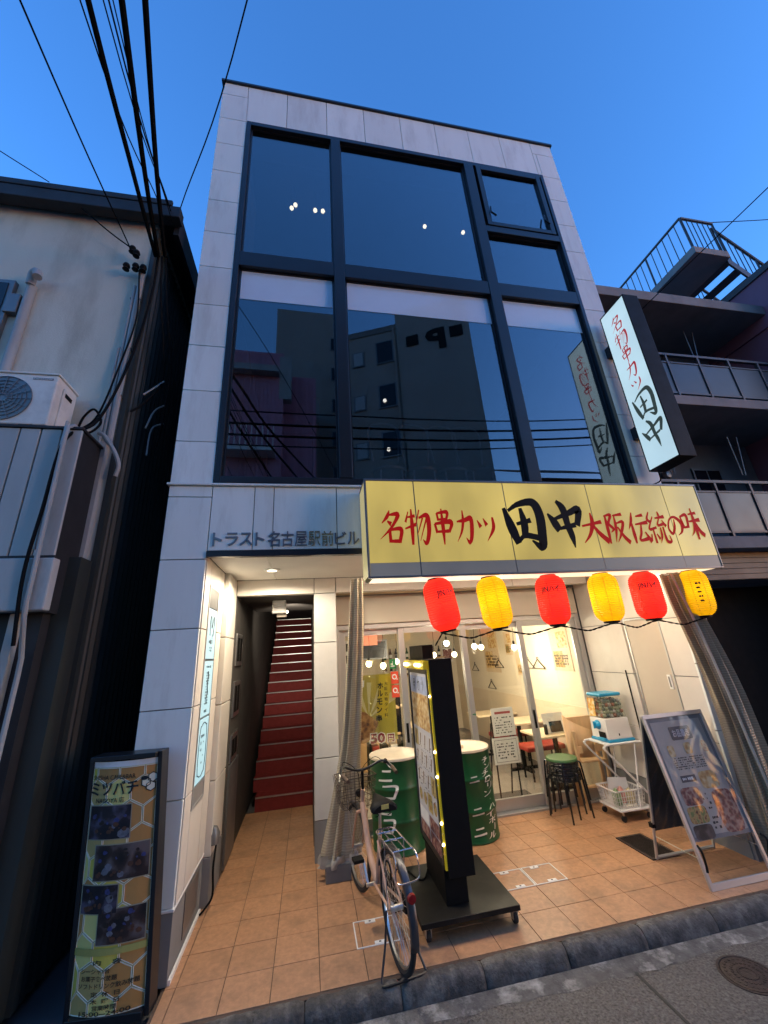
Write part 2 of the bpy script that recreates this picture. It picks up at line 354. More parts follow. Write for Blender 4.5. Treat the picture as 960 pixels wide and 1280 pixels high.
BRUSH.update({
 'チ': [[(70,98,6),(40,84,8),(18,80,3)], [(2,52,5),(50,58,9),(98,56,6)], [(52,82,8),(52,50,10),(40,18,7),(16,0,3)]],
 'ン': [[(8,84,5),(32,66,10)], [(94,74,5),(70,36,9),(14,4,9)]],
 'ロ': [[(10,84,8),(14,10,9)], [(8,84,7),(90,84,9),(84,8,9)], [(14,14,7),(86,14,9)]],
 'リ': [[(20,92,8),(22,40,9)], [(78,96,8),(78,50,10),(66,20,8),(36,0,3)]],
 'ハ': [[(34,76,8),(24,40,9),(2,6,4)], [(60,82,6),(80,46,10),(98,10,8)]],
 'イ': [[(84,98,7),(54,66,9),(4,42,4)], [(56,66,9),(56,2,9)]],
 'ボ': [[(4,66,6),(90,68,9)], [(46,98,7),(48,50,10),(46,2,7)], [(26,48,6),(4,16,7)], [(66,48,6),(90,18,9)], [(76,98,4),(82,86,6)], [(90,100,4),(97,88,6)]],
 'ー': [[(50,96,8),(52,50,9),(50,4,8)]],
 'ル': [[(30,90,8),(28,40,9),(4,4,3)], [(60,96,8),(58,12,9),(74,22,8),(98,46,4)]],
 '・': [[(44,56,12),(56,46,16)]],
 'ニ': [[(20,78,8),(80,80,10)], [(4,16,8),(98,20,11)]],
 'コ': [[(8,84,8),(90,84,10),(86,10,9)], [(6,12,8),(90,12,10)]],
})
def brush(name, ch, w, h, fn, m, parent, fat=1.0):
    """a brush-written character: tapered strokes, each a hair above the one before"""
    mb = MB()
    for si, st in enumerate(BRUSH[ch]):
        P = spline([(x, y, ww) for x, y, ww in st], 7)
        L_, R_ = [], []
        for i, p in enumerate(P):
            t = (P[min(i + 1, len(P) - 1)] - P[max(i - 1, 0)]); t.z = 0
            t = t.normalized() if t.length > 1e-6 else Vector((1, 0, 0))
            # the brush is held at a slant: strokes running with the slant come out thinner
            ww = max(p.z, 0.8) * fat * (0.78 + 0.35 * abs(t.x * 0.5 - t.y * 0.85)) + random.uniform(-0.35, 0.35)
            nrm = Vector((-t.y, t.x, 0)) * ww * 0.62
            L_.append(p + nrm); R_.append(p - nrm)
        a = L_ + R_[::-1]; n = len(P)
        vs = [fn((q.x / 100 - 0.5) * w, (q.y / 100 - 0.5) * h, 0.0004 * (si + 1)) for q in a]
        fs = [(i, i + 1, 2 * n - 2 - i, 2 * n - 1 - i) for i in range(n - 1)]
        mb.add(vs, fs)
    return mb.obj(name, m, parent)
def scribble(name, w, h, fn, m, parent, rows=4, seed=0, fill=0.6, th=0.35):
    """print too small to read: rows of short dashes"""
    rd = random.Random(seed); mb = MB(); rh = h / rows
    for r in range(rows):
        y = h / 2 - rh * (r + 0.5); x = -w / 2
        while x < w / 2 - rh * 0.2:
            l = rh * rd.uniform(0.3, 0.9)
            if rd.random() < fill and x + l < w / 2:
                hh = rh * th * rd.uniform(0.6, 1.2)
                mb.quad(fn(x, y - hh), fn(x + l * 0.8, y - hh), fn(x + l * 0.8, y + hh), fn(x, y + hh))
            x += l
    if not mb.f: mb.quad(fn(-w / 4, 0), fn(w / 4, 0), fn(w / 4, h / 9), fn(-w / 4, h / 9))
    return mb.obj(name, m, parent, kind='stuff')
def rect(fn, u0, u1, v0, v1): return MB().quad(fn(u0, v0), fn(u1, v0), fn(u1, v1), fn(u0, v1))

# ================================================================== SETTING
struct(bx('street', -60, 60, -60, 3.30, -0.60, -0.100, 'asphalt'))
struct(bx('ground', -60, 60, 3.30, 70, -0.60, -0.060, 'concrete_dark'))
# cut line across the asphalt and the patch seam along the gutter
g = struct(MB().box(2.115, 2.135, 0.2, 3.13, -0.099, -0.0965).obj('asphalt_seam', 'tar'))
# gutter strip with an uneven broken edge
mb = MB(); n = 130; rd = random.Random(3); vs = []
for i in range(n + 1):
    x = -6 + 14 * i / n
    e = 3.115 + 0.012 * math.sin(x * 2.3) + rd.uniform(-0.014, 0.014)
    vs += [(x, 3.236, -0.088), (x, e + 0.05, -0.092), (x, e, -0.0985)]
fs = []
for i in range(n):
    a = i * 3; fs += [(a, a + 3, a + 4, a + 1), (a + 1, a + 4, a + 5, a + 2)]
struct(mb.add(vs, fs).obj('gutter', 'gutter'))
# kerb stones with worn, chipped top edges
kerb = bpy.data.objects.new('kerb', None); COL.objects.link(kerb); kerb['kind'] = 'structure'
def kerb_stone(x0, x1, seed):
    rd = random.Random(seed); N = 26; vs = []; fs = []
    prof = [(3.352, -0.10), (3.352, 0.004), (3.330, 0.010), (3.292, 0.006), (3.268, -0.012), (3.250, -0.045), (3.240, -0.10)]
    m = len(prof)
    for i in range(N + 1):
        t = i / N; x = x0 + (x1 - x0) * t
        end = min(t, 1 - t) * (x1 - x0); r = 0.014 * max(0, 1 - end / 0.03)
        for j, (y, z) in enumerate(prof):
            w = 1 if 1 <= j <= 5 else 0
            vs.append((x, y + w * rd.uniform(-0.004, 0.004) + (r if j > 2 else 0), z + w * rd.uniform(-0.0045, 0.003) - (r * w)))
    for i in range(N):
        for j in range(m - 1):
            a = i * m + j; fs.append((a, a + 1, a + m + 1, a + m))
    fs.append(tuple(range(m))); fs.append(tuple(N * m + j for j in range(m))[::-1])
    return MB().add(vs, fs).obj('kerb_stone', 'kerb', kerb, smooth=True)
kx = [-4.2, -3.6, -3.0, -2.4, -1.8, -1.2, -0.62, -0.02, 0.58, 1.14, 1.75, 2.37, 2.98, 3.58, 4.18, 4.8, 5.4, 6.0]
for i in range(len(kx) - 1): kerb_stone(kx[i] + 0.002, kx[i + 1] - 0.002, i)

# terrace floor: a bed of mortar with terracotta tiles laid on it
ter = struct(bx('terrace', -0.95, 4.33, 3.354, 5.44, -0.3, -0.006, 'grout'))
ter2 = struct(bx('corridor_floor', -0.93, 0.10, 5.44, 6.80, -0.3, -0.006, 'grout'))
def tile(x0, x1, y0, y1, par, mm='tile', z=0.0):
    gp = 0.0023
    dz = random.uniform(-0.0008, 0.0008) + z
    return MB().box(x0 + gp, x1 - gp, y0 + gp, y1 - gp, -0.02, dz).obj('tile', mm, par, bevel=0.002)
PX, PY, X0, Y0 = 0.3115, 0.3045, 1.634, 3.690
for i in range(-9, 9):
    for j in range(-2, 7):
        a, b = X0 + i * PX, X0 + (i + 1) * PX; c, d = Y0 + j * PY, Y0 + (j + 1) * PY
        a, b, c, d = max(a, -0.93), min(b, 4.325), max(c, 3.356), min(d, 5.438)
        if b - a < 0.03 or d - c < 0.03: continue
        if a > 3.99 and d > 3.72: continue
        tile(a, b, c, d, ter)
for i in range(-9, 0):
    for j in range(0, 5):
        a, b = X0 + i * PX, X0 + (i + 1) * PX; c, d = 5.44 + j * PY, 5.44 + (j + 1) * PY
        a, b, d = max(a, -0.86), min(b, 0.06), min(d, 6.76)
        if b - a < 0.03 or d - c < 0.03: continue
        tile(a, b, c, d, ter2)

# inspection covers: steel frames flush in the tiles with lifting lugs
def cover(x0, x1, y0, y1, label):
    t = thing('inspection_cover', label, 'floor cover', (x0, y0, 0))
    m = MB(); w = 0.009; z0, z1 = -0.01, 0.0035
    m.box(x0, x1, y0, y0 + w, z0, z1).box(x0, x1, y1 - w, y1, z0, z1).box(x0, x0 + w, y0 + w, y1 - w, z0, z1).box(x1 - w, x1, y0 + w, y1 - w, z0, z1)
    m.obj('frame', 'white_paint', t)
    for px, py in ((x0 + 0.42 * (x1 - x0), y1 - 0.028), (x0 + 0.55 * (x1 - x0), y0 + 0.028)):
        l = MB().box(px - 0.042, px + 0.042, py - 0.017, py + 0.017, -0.004, 0.005).obj('lug', 'white_paint', t, bevel=0.002)
        MB().box(px - 0.010, px + 0.006, py - 0.006, py + 0.006, 0.0052, 0.0062).obj('keyhole', 'black', l)
cover(1.655, 1.952, 4.000, 4.292, 'steel framed floor cover nearest the black menu stand')
cover(1.958, 2.262, 4.000, 4.292, 'steel framed floor cover, right one of the pair on the terrace')
cover(0.345, 0.665, 3.685, 3.990, 'steel framed floor cover under the rear wheel of the bicycle')

# drain grate on the terrace
t = thing('drain_grate', 'dark wire drain grate set in the terrace behind the menu board', 'drain grate', (3.25, 4.25, 0))
m = MB(); m.box(3.17, 3.47, 4.02, 4.045, 0.001, 0.010).box(3.17, 3.47, 4.475, 4.50, 0.001, 0.010).box(3.17, 3.195, 4.045, 4.475, 0.001, 0.010).box(3.445, 3.47, 4.045, 4.475, 0.001, 0.010)
m.obj('frame', 'iron', t)
bx('pan', 3.194, 3.446, 4.044, 4.476, 0.001, 0.003, 'black', t)
for i in range(12): bx('bar', 3.205 + i * 0.0205, 3.211 + i * 0.0205, 4.045, 4.475, 0.004, 0.008, 'iron', t)

# manhole
t = thing('manhole_cover', 'small round rusty manhole cover in the asphalt', 'manhole cover', (2.78, 2.90, -0.1))
MB().lathe((2.78, 2.905, -0.1), [(0.165, -0.01), (0.165, 0.004), (0.150, 0.004), (0.148, 0.000)], 40).obj('rim', 'iron', t, smooth=True)
MB().lathe((2.78, 2.905, -0.1), [(0.144, -0.01), (0.144, 0.0035), (0.140, 0.005), (0.001, 0.005)], 40).obj('lid', 'iron', t, smooth=True)
m = MB()
for k in range(24):
    a = k * PI / 12
    for r in (0.05, 0.085, 0.12):
        cx, cy = 2.78 + r * math.cos(a + r * 7), 2.905 + r * math.sin(a + r * 7)
        m.box(cx - 0.006, cx + 0.006, cy - 0.006, cy + 0.006, -0.095, -0.0925)
m.obj('studs', 'iron', t)

# ================================================================== MAIN BUILDING
Bd = thing('commercial_building', 'narrow three storey building clad in pale stone panels with dark framed windows', 'building', (1.5, 3.72, 0))
Yf = 3.717
core = MB()
core.box(-1.318, -1.16, 3.745, 12.0, 0, 10.44).box(4.16, 4.318, 3.745, 12.0, 0, 10.44)          # side walls
core.box(-1.16, -0.955, 3.745, 5.02, 0, 10.42).box(4.028, 4.16, 3.745, 5.60, 0, 10.42)           # piers
core.box(-0.955, 4.028, 3.745, 4.2, 9.60, 10.42)                                                  # parapet
core.box(-1.16, 4.16, 11.8, 12.0, 0, 10.44)
core.obj('wall', 'facade_core', Bd)
bx('roof_slab', -1.16, 4.16, 4.2, 11.8, 9.75, 9.95, 'concrete_dark', Bd)
bx('roof_coping', -1.345, 4.345, 3.690, 4.2, 10.485, 10.535, 'coping', Bd, bevel=0.006)
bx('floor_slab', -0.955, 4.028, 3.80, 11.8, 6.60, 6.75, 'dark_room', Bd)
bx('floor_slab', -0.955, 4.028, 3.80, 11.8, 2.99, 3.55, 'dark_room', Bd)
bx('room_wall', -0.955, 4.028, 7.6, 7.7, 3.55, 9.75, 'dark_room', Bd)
J = 0.004
def panel(x0, x1, z0, z1, y=Yf, par=Bd, m='facade'):
    return MB().box(x0 + J, x1 - J, y, y + 0.026, z0 + J, z1 - J).obj('facade_panel', m, par, bevel=0.003)
zj = [0.404, 1.045, 1.672, 2.290, 2.898, 3.512, 3.628]
zu = [3.650, 4.118, 4.735, 5.337, 5.942, 6.550, 7.161, 7.760, 8.371, 8.98, 9.58, 10.19]
for a, b in zip(zj[:-1], zj[1:]):
    panel(-1.318, -0.925, a, b)
    if b < 2.95: panel(3.995, 4.318, a, b)
for a, b in zip(zu[:-1], zu[1:]):
    panel(-1.318, -0.925, a, b); panel(3.972, 4.318, a, b)
panel(-1.318, -0.945, 10.19, 10.485); panel(3.90, 4.318, 10.19, 10.485)
xs = [-0.925, -0.35, 0.263, 0.868, 1.485, 2.095, 2.70, 3.296, 3.90]
xs[0] = -0.945
for a, b in zip(xs[:-1], xs[1:]): panel(a, b, 9.60, 10.485)
panel(3.90, 3.972, 9.60, 10.19)
# fascia over the entrance
for a, b in zip([-0.925, -0.53, -0.345, 0.275, 0.62, 1.6, 2.6, 3.6], [-0.53, -0.345, 0.275, 0.62, 1.6, 2.6, 3.6, 4.318]): panel(a, b, 2.975, 3.628)
bx('ledge', -1.335, 4.335, 3.690, 3.745, 3.630, 3.652, 'facade', Bd, bevel=0.003)
bx('soffit_edge', -0.925, 4.0, 3.700, 3.76, 2.915, 2.972, 'black_metal', Bd)
# grey base course of the left pier and its white bead
bx('base_course', -1.318, -0.925, 3.712, 3.745, 0.0, 0.388, 'concrete', Bd)
bx('base_course', -0.955, -0.928, 3.745, 4.56, 0.0, 0.388, 'concrete', Bd)
bx('base_bead', -1.318, -0.918, 3.704, 3.744, 0.388, 0.404, 'white_paint', Bd, bevel=0.003)
bx('base_bead', -0.952, -0.918, 3.7445, 4.56, 0.388, 0.404, 'white_paint', Bd, bevel=0.003)
bx('floor_trim', -0.922, -0.906, 3.72, 4.52, 0.0, 0.028, 'white_paint', Bd)
bx('wall_vent', -0.927, -0.921, 4.02, 4.42, 0.08, 0.36, 'alu_dark', Bd)
bx('base_course', 4.0, 4.318, 3.712, 3.745, 0.0, 0.404, 'concrete', Bd)
# side panels of the left pier (facing the entrance)
def spanel(y0, y1, z0, z1, x, s, par=Bd, m='facade'):
    return MB().box(min(x, x - s * 0.026), max(x, x - s * 0.026), y0 + J, y1 - J, z0 + J, z1 - J).obj('facade_panel', m, par, bevel=0.003)
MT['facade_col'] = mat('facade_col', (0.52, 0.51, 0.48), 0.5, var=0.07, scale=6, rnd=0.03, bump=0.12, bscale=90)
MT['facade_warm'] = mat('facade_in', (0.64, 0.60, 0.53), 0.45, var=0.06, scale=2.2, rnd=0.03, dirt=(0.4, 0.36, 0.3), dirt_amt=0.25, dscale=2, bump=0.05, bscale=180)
zi = [0.404, 1.045, 1.672, 2.290, 2.934]
for a, b in zip(zi[:-1], zi[1:]):
    spanel(3.745, 3.935, a, b, -0.92, 1, m='facade_warm')
    spanel(4.325, 4.56, a, b, -0.92, 1, m='facade_warm')
spanel(3.935, 4.325, 0.404, 0.90, -0.92, 1, m='facade_warm'); spanel(3.935, 4.325, 2.70, 2.934, -0.92, 1, m='facade_warm')
# pilaster between pier wall and stair opening
for a, b in zip([0.36, 0.95, 1.60, 2.25], [0.95, 1.60, 2.25, 2.934]):
    MB().box(-0.96, -0.865, 4.56 + J, 5.05, a + J, b - J).obj('facade_panel', 'facade_warm', Bd, bevel=0.006)
MB().box(-0.96, -0.862, 4.562, 5.052, 0.0, 0.36).obj('base_course', 'concrete', Bd, bevel=0.006)
# soffit boards
for a, b in zip([-0.92, -0.40, 1.2, 2.6], [-0.40, 1.2, 2.6, 4.0]):
    MB().box(a + 0.003, b - 0.003, 3.762, 5.02, 2.935, 2.96).obj('soffit_board', 'plaster', Bd, bevel=0.002)
bx('soffit_backing', -0.95, 4.02, 3.76, 5.02, 2.961, 2.985, 'facade_core', Bd)
# lintel and column beside the stair
for a, b in zip([-0.862, 0.065, 0.335, 1.55, 2.8], [0.065, 0.335, 1.55, 2.8, 3.97]):
    MB().box(a + J, b - J, 5.03, 5.16, 2.748, 2.933).obj('facade_panel', 'facade_warm', Bd, bevel=0.003)
for a, b in zip([0.36, 0.93, 1.54, 2.15], [0.93, 1.54, 2.15, 2.744]):
    MB().box(0.065, 0.335, 5.03, 5.46, a + J, b - J).obj('facade_panel', 'facade_col', Bd, bevel=0.003)
bx('base_course', 0.065, 0.335, 5.032, 5.46, 0, 0.36, 'concrete', Bd)
bx('column_core', 0.085, 0.315, 5.06, 5.45, 0.01, 2.76, 'facade_core', Bd)
# stairwell
bx('stairwell_wall', -0.955, -0.862, 5.052, 12, 0, 6.0, 'stair_wall', Bd)
bx('stairwell_wall', 0.065, 0.16, 5.46, 12, 0, 6.0, 'stair_wall', Bd)
bx('stairwell_ceiling', -0.862, 0.065, 5.16, 6.9, 2.75, 2.85, 'stair_wall', Bd)
bx('stairwell_ceiling', -0.862, 0.065, 6.9, 12, 5.0, 5.1, 'stair_wall', Bd)
bx('stairwell_wall', -0.862, 0.065, 11.3, 11.4, 2.9, 5.0, 'stair_wall', Bd)
st = MB().box(-0.86, 0.063, 11.05, 11.3, 0, 2.93).obj('staircase', 'red_carpet', Bd)
NST, RUN, RISE = 17, 0.252, 0.1735
for i in range(NST):
    y = 6.76 + i * RUN; z = (i + 1) * RISE
    s_ = MB().box(-0.74 if i < 1 else -0.80, 0.062, y, y + RUN + 0.02, z - RISE, z).obj('step', 'red_carpet', st)
    MB().box(-0.74 if i < 1 else -0.80, 0.060, y - 0.012, y + 0.012, z - 0.012, z + 0.004).obj('nosing', 'steel', st)
# letterboxes on the stairwell wall
for z0, z1, y0 in ((1.95, 2.32, 5.16), (1.40, 1.78, 5.16), (0.95, 1.22, 5.18)):
    b_ = bx('letterbox', -0.862, -0.846, y0, y0 + 0.42, z0, z1, 'steel', Bd, bevel=0.003)
    for k in range(2): bx('slot', -0.8458, -0.843, y0 + 0.05 + 0.18 * k, y0 + 0.19 + 0.18 * k, z0 + 0.05, z1 - 0.05, 'black', b_)
bx('wall_panel', -0.862, -0.842, 5.16, 5.72, 0.02, 0.93, 'alu_dark', Bd)
# shutter box and fixed frame over the shop doors
bx('shutter_box', 0.338, 3.97, 5.38, 5.46, 2.365, 2.748, 'beige', Bd, bevel=0.006)
bx('shutter_slot', 0.338, 3.97, 5.36, 5.44, 2.735, 2.752, 'alu_dark', Bd)
# right hand wall of the terrace
for a, b in zip([0.36, 0.93, 1.54, 2.15], [0.93, 1.54, 2.15, 2.934]):
    MB().box(3.985, 4.03, 4.60 + J, 4.80 - J, a + J, b - J).obj('facade_panel', 'facade_warm', Bd, bevel=0.003)
    MB().box(4.004, 4.03, 4.80 + J, 5.40, a + J, b - J).obj('facade_panel', 'facade_warm', Bd, bevel=0.003)
    MB().box(4.004, 4.03, 3.745, 4.04 - J, a + J, b - J).obj('facade_panel', 'facade_warm', Bd, bevel=0.003)
bx('base_course', 3.99, 4.03, 3.745, 5.40, 0, 0.36, 'concrete', Bd)
MB().box(4.004, 4.03, 4.04 + J, 4.60 - J, 2.20, 2.93).obj('facade_panel', 'facade_warm', Bd, bevel=0.003)
dr = bx('side_door', 4.008, 4.03, 4.06, 4.56, 0.37, 2.17, 'beige', Bd, bevel=0.003, label='plain beige metal side door in the right terrace wall')
m = MB().box(4.0, 4.03, 4.04, 4.058, 0.37, 2.195).box(4.0, 4.03, 4.562, 4.58, 0.37, 2.195).box(4.0, 4.03, 4.058, 4.562, 2.172, 2.195)
m.obj('door_frame', 'alu', dr)
bx('handle', 3.996, 4.008, 4.085, 4.135, 1.40, 1.55, 'white_paint', dr, bevel=0.003)
bx('handle_recess', 3.994, 3.996, 4.10, 4.12, 1.42, 1.53, 'alu_dark', dr)
tb('wall_rod', [(3.978, 4.72, 1.58), (3.978, 4.72, 0.72)], 0.008, 'black', Bd)

# --- big window wall
fr = MB()
yo, yi = 3.702, 3.80
fr.box(-0.920, -0.862, yo, yi, 3.662, 9.585).box(3.908, 3.966, yo, yi, 3.662, 9.585)
fr.box(-0.862, 3.908, yo, yi, 9.50, 9.585).box(-0.862, 3.908, yo, yi, 3.662, 3.735)
frm = fr.obj('window_frame', 'black_metal', Bd, bevel=0.006)
bx('mullion', 0.315, 0.455, yo - 0.006, yi, 3.735, 9.50, 'black_metal', frm, bevel=0.006)
bx('mullion', 2.495, 2.655, yo - 0.006, yi, 3.735, 9.50, 'black_metal', frm, bevel=0.006)
for a, b in ((-0.862, 0.315), (0.455, 2.495), (2.655, 3.908)):
    bx('transom', a, b, yo, yi, 6.62, 6.86, 'black_metal', frm, bevel=0.006)
bx('transom', 2.655, 3.908, yo, yi, 7.93, 8.06, 'black_metal', frm, bevel=0.006)
def pane(x0, x1, z0, z1, y=3.772, m='win_glass', par=None):
    p = bx('window_pane', x0, x1, y, y + 0.008, z0, z1, m, par or frm)
    g = MB().box(x0, x0 + 0.02, y - 0.02, y - 0.0005, z0, z1).box(x1 - 0.02, x1, y - 0.02, y - 0.0005, z0, z1).box(x0 + 0.02, x1 - 0.02, y - 0.02, y - 0.0005, z0, z0 + 0.02).box(x0 + 0.02, x1 - 0.02, y - 0.02, y - 0.0005, z1 - 0.02, z1)
    g.obj('glazing_bead', 'black_metal', frm)
    return p
for a, b in ((-0.862, 0.315), (0.455, 2.495), (2.655, 3.908)):
    pane(a, b, 3.735, 6.62)
    if a < 2.6: pane(a, b, 6.86, 9.50)
pane(2.655, 3.908, 6.86, 7.93)
# opening sash, top right
m = MB().box(2.70, 2.78, 3.69, 3.77, 8.07, 9.49).box(3.79, 3.87, 3.69, 3.77, 8.07, 9.49).box(2.78, 3.79, 3.69, 3.77, 8.07, 8.15).box(2.78, 3.79, 3.69, 3.77, 9.41, 9.49)
m.obj('opening_sash', 'black_metal', frm, bevel=0.006)
bx('window_pane', 2.78, 3.79, 3.735, 3.742, 8.15, 9.41, 'win_glass', frm)
for x in (2.81, 3.74): tb('sash_stay', [(x, 3.70, 8.50), (x - 0.03, 3.67, 8.33), (x + 0.05, 3.675, 8.27)], 0.014, 'black_metal', frm)
# frosted film across the top of the lower panes
for a, b in ((-0.855, 0.31), (0.46, 2.49), (2.66, 3.90)):
    bx('frosted_band', a + 0.022, b - 0.022, 3.7685, 3.771, 6.14, 6.598, 'blind', frm)
# rooms behind: ceiling spots on the third floor
lamp_on = glow('lamp_on', (1.0, 0.78, 0.48), 6.0)
for k, (x, y, z) in enumerate(((-0.30, 4.6, 9.20), (-0.24, 4.6, 9.295), (0.094, 4.6, 9.23), (0.225, 4.6, 9.24), (2.06, 4.6, 9.23), (2.80, 4.6, 9.22))):
    t = thing('pendant_lamp', ['tiny lit bulb in the top left pane, leftmost', 'tiny lit bulb in the top left pane, second from left', 'tiny lit bulb in the top left pane, third from left', 'tiny lit bulb in the top left pane nearest the mullion', 'single bright bulb in the middle top pane', 'faint bulb at the right edge of the middle top pane'][k], 'lamp', (x, y, z), group='bulbs in the top floor room')
    MB().ball((x, y, z), 0.035, 10).obj('bulb', lamp_on, t, smooth=True)
    tb('cord', [(x, y, z + 0.03), (x, y, 9.74)], 0.005, 'black', t, n=5)
# a few stools and a table dimly seen on the second floor
for k, x in enumerate((0.95, 1.35, 1.75, 2.1)):
    t = thing('wire_chair', 'wire chair dimly seen inside the second floor window, number %s from left' % ('one', 'two', 'three', 'four')[k], 'chair', (x, 4.25, 3.55), group='chairs on the second floor')
    MB().tube(spline([(x - 0.16, 4.3, 4.25), (x - 0.19, 4.35, 4.75), (x, 4.38, 4.86), (x + 0.19, 4.35, 4.75), (x + 0.16, 4.3, 4.25)], 6), 0.012, 6).obj('backrest', 'alu_dark', t, smooth=True)
    MB().lathe((x, 4.15, 4.0), [(0.19, 0), (0.2, 0.03), (0.001, 0.035)], 18).obj('seat', 'alu_dark', t)
    for sx in (-0.14, 0.14):
        for sy in (4.02, 4.28): tb('leg', [(x + sx, sy, 3.552), (x + sx * 0.9, sy, 4.0)], 0.011, 'alu', t, n=6)

# building name in metal letters
t = thing('building_name', 'grey metal letters of the building name on the fascia above the entrance', 'lettering', (-0.2, 3.71, 3.08))
fn = plane_fn((0, 3.712, 0), (1, 0, 0), (0, 0, 1), un=(0, -1, 0))
name_ = 'トラスト名古屋駅前ビル'
metal_l = mat('letter_metal', (0.22, 0.23, 0.24), 0.35, metal=0.8, var=0.1)
metal_glint = mat('letter_glint', (0.62, 0.52, 0.28), 0.25, metal=1.0, var=0.05)  # yellow reflection on two of the letters, painted as gold metal
for i, ch in enumerate(name_):
    cx = -0.905 + 0.1275 * (i + 0.5); w_ = 0.085 if ch == 'ト' else 0.115
    vs, fs, tw, th = text2d(ch, 0.022)
    hh = 0.15 if ch not in 'トラスビル' else 0.13
    f2 = lambda u, v: fn(cx + u, 3.083 + v)
    m = MB(); sx, sy = w_ / tw, hh / th
    o = text('letter', ch, w_, hh, f2, metal_glint if ch in '駅前' else metal_l, t, 0.0 if ch in '屋駅前' else 0.012)
    sd = o.modifiers.new('thick', 'SOLIDIFY'); sd.thickness = 0.012; sd.offset = 0

# recessed downlight
t = thing('downlight', 'round recessed downlight glowing in the entrance soffit', 'lamp', (-0.404, 4.425, 2.93))
MB().lathe((-0.404, 4.425, 2.918), [(0.055, 0.0), (0.085, 0.002), (0.088, 0.016), (0.055, 0.017)], 28, cap=False).obj('ring', 'white_paint', t, smooth=True)
MB().lathe((-0.404, 4.425, 2.926), [(0.054, 0.0), (0.001, 0.0005)], 24, cap=False).obj('diffuser', glow('down_glow', (1, 0.86, 0.62), 14.0), t)
dl = bpy.data.lights.new('downlight_beam', 'SPOT'); dl.energy = 140 * EM; dl.color = (1.0, 0.86, 0.66); dl.spot_size = math.radians(174); dl.spot_blend = 0.35; dl.shadow_soft_size = 0.05
do = bpy.data.objects.new('downlight_beam', dl); COL.objects.link(do); do.location = (-0.404, 4.425, 2.905); do.parent = t; do.matrix_parent_inverse = t.matrix_basis.inverted()
# added lamp, unseen behind the shop sign, to brighten the terrace
t = thing('added_soffit_lamp', 'added unseen strip lamp on the soffit behind the shop sign', 'lamp', (2.4, 3.92, 2.93))
bx('housing', 0.62, 3.9, 3.84, 4.0, 2.895, 2.934, 'white_paint', t)
bx('diffuser', 0.64, 3.88, 3.85, 3.99, 2.885, 2.894, glow('added_soffit_glow', (1.0, 0.85, 0.66), 42.0), t)
# emergency lamp in the stairwell
t = thing('stair_lamp', 'white box lamp under the stairwell ceiling', 'lamp', (-0.40, 5.6, 2.75))
bx('housing', -0.488, -0.305, 5.55, 5.63, 2.575, 2.748, 'white_plastic', t, bevel=0.012)
MB().ball((-0.30, 5.66, 2.60), 0.022, 10).obj('bulb', glow('stair_bulb', (1, 0.9, 0.7), 8.0), t, smooth=True)
sb = bpy.data.lights.new('stair_bulb_light', 'SPOT'); sb.energy = 130 * EM; sb.color = (1, .86, .7); sb.shadow_soft_size = .03; sb.spot_size = math.radians(84); sb.spot_blend = .8
so_ = bpy.data.objects.new('stair_bulb_light', sb); COL.objects.link(so_); so_.location = (-.25, 5.76, 2.58); so_.rotation_euler = (math.radians(88), 0, 0); so_.parent = t; so_.matrix_parent_inverse = t.matrix_basis.inverted()
bx('back_box', -0.43, -0.30, 5.64, 5.72, 2.53, 2.62, 'beige', t, bevel=0.006)

# --- lit tenant directory on the pier wall
t = thing('tenant_sign', 'tall narrow lit directory sign with three panels on the left pier wall', 'sign', (-0.92, 4.13, 0.9))
bx('frame', -0.95, -0.926, 3.938, 4.322, 0.902, 2.698, 'alu_dark', t)
m = MB()
m.box(-0.926, -0.914, 3.938, 3.955, 0.902, 2.698).box(-0.926, -0.914, 4.305, 4.322, 0.902, 2.698).box(-0.926, -0.914, 3.955, 4.305, 0.902, 0.92).box(-0.926, -0.914, 3.955, 4.305, 2.68, 2.698)
m.obj('frame_rim', 'alu', t)
bx('blank_panel', -0.926, -0.918, 3.956, 4.304, 2.50, 2.68, 'alu_dark', t)
bx('blank_panel', -0.926, -0.918, 3.956, 4.304, 0.92, 1.05, 'alu', t)
panel_g = glow('tenant_glow', (0.42, 0.72, 0.80), 0.85, base=(0.2, 0.25, 0.26), var=0.08)
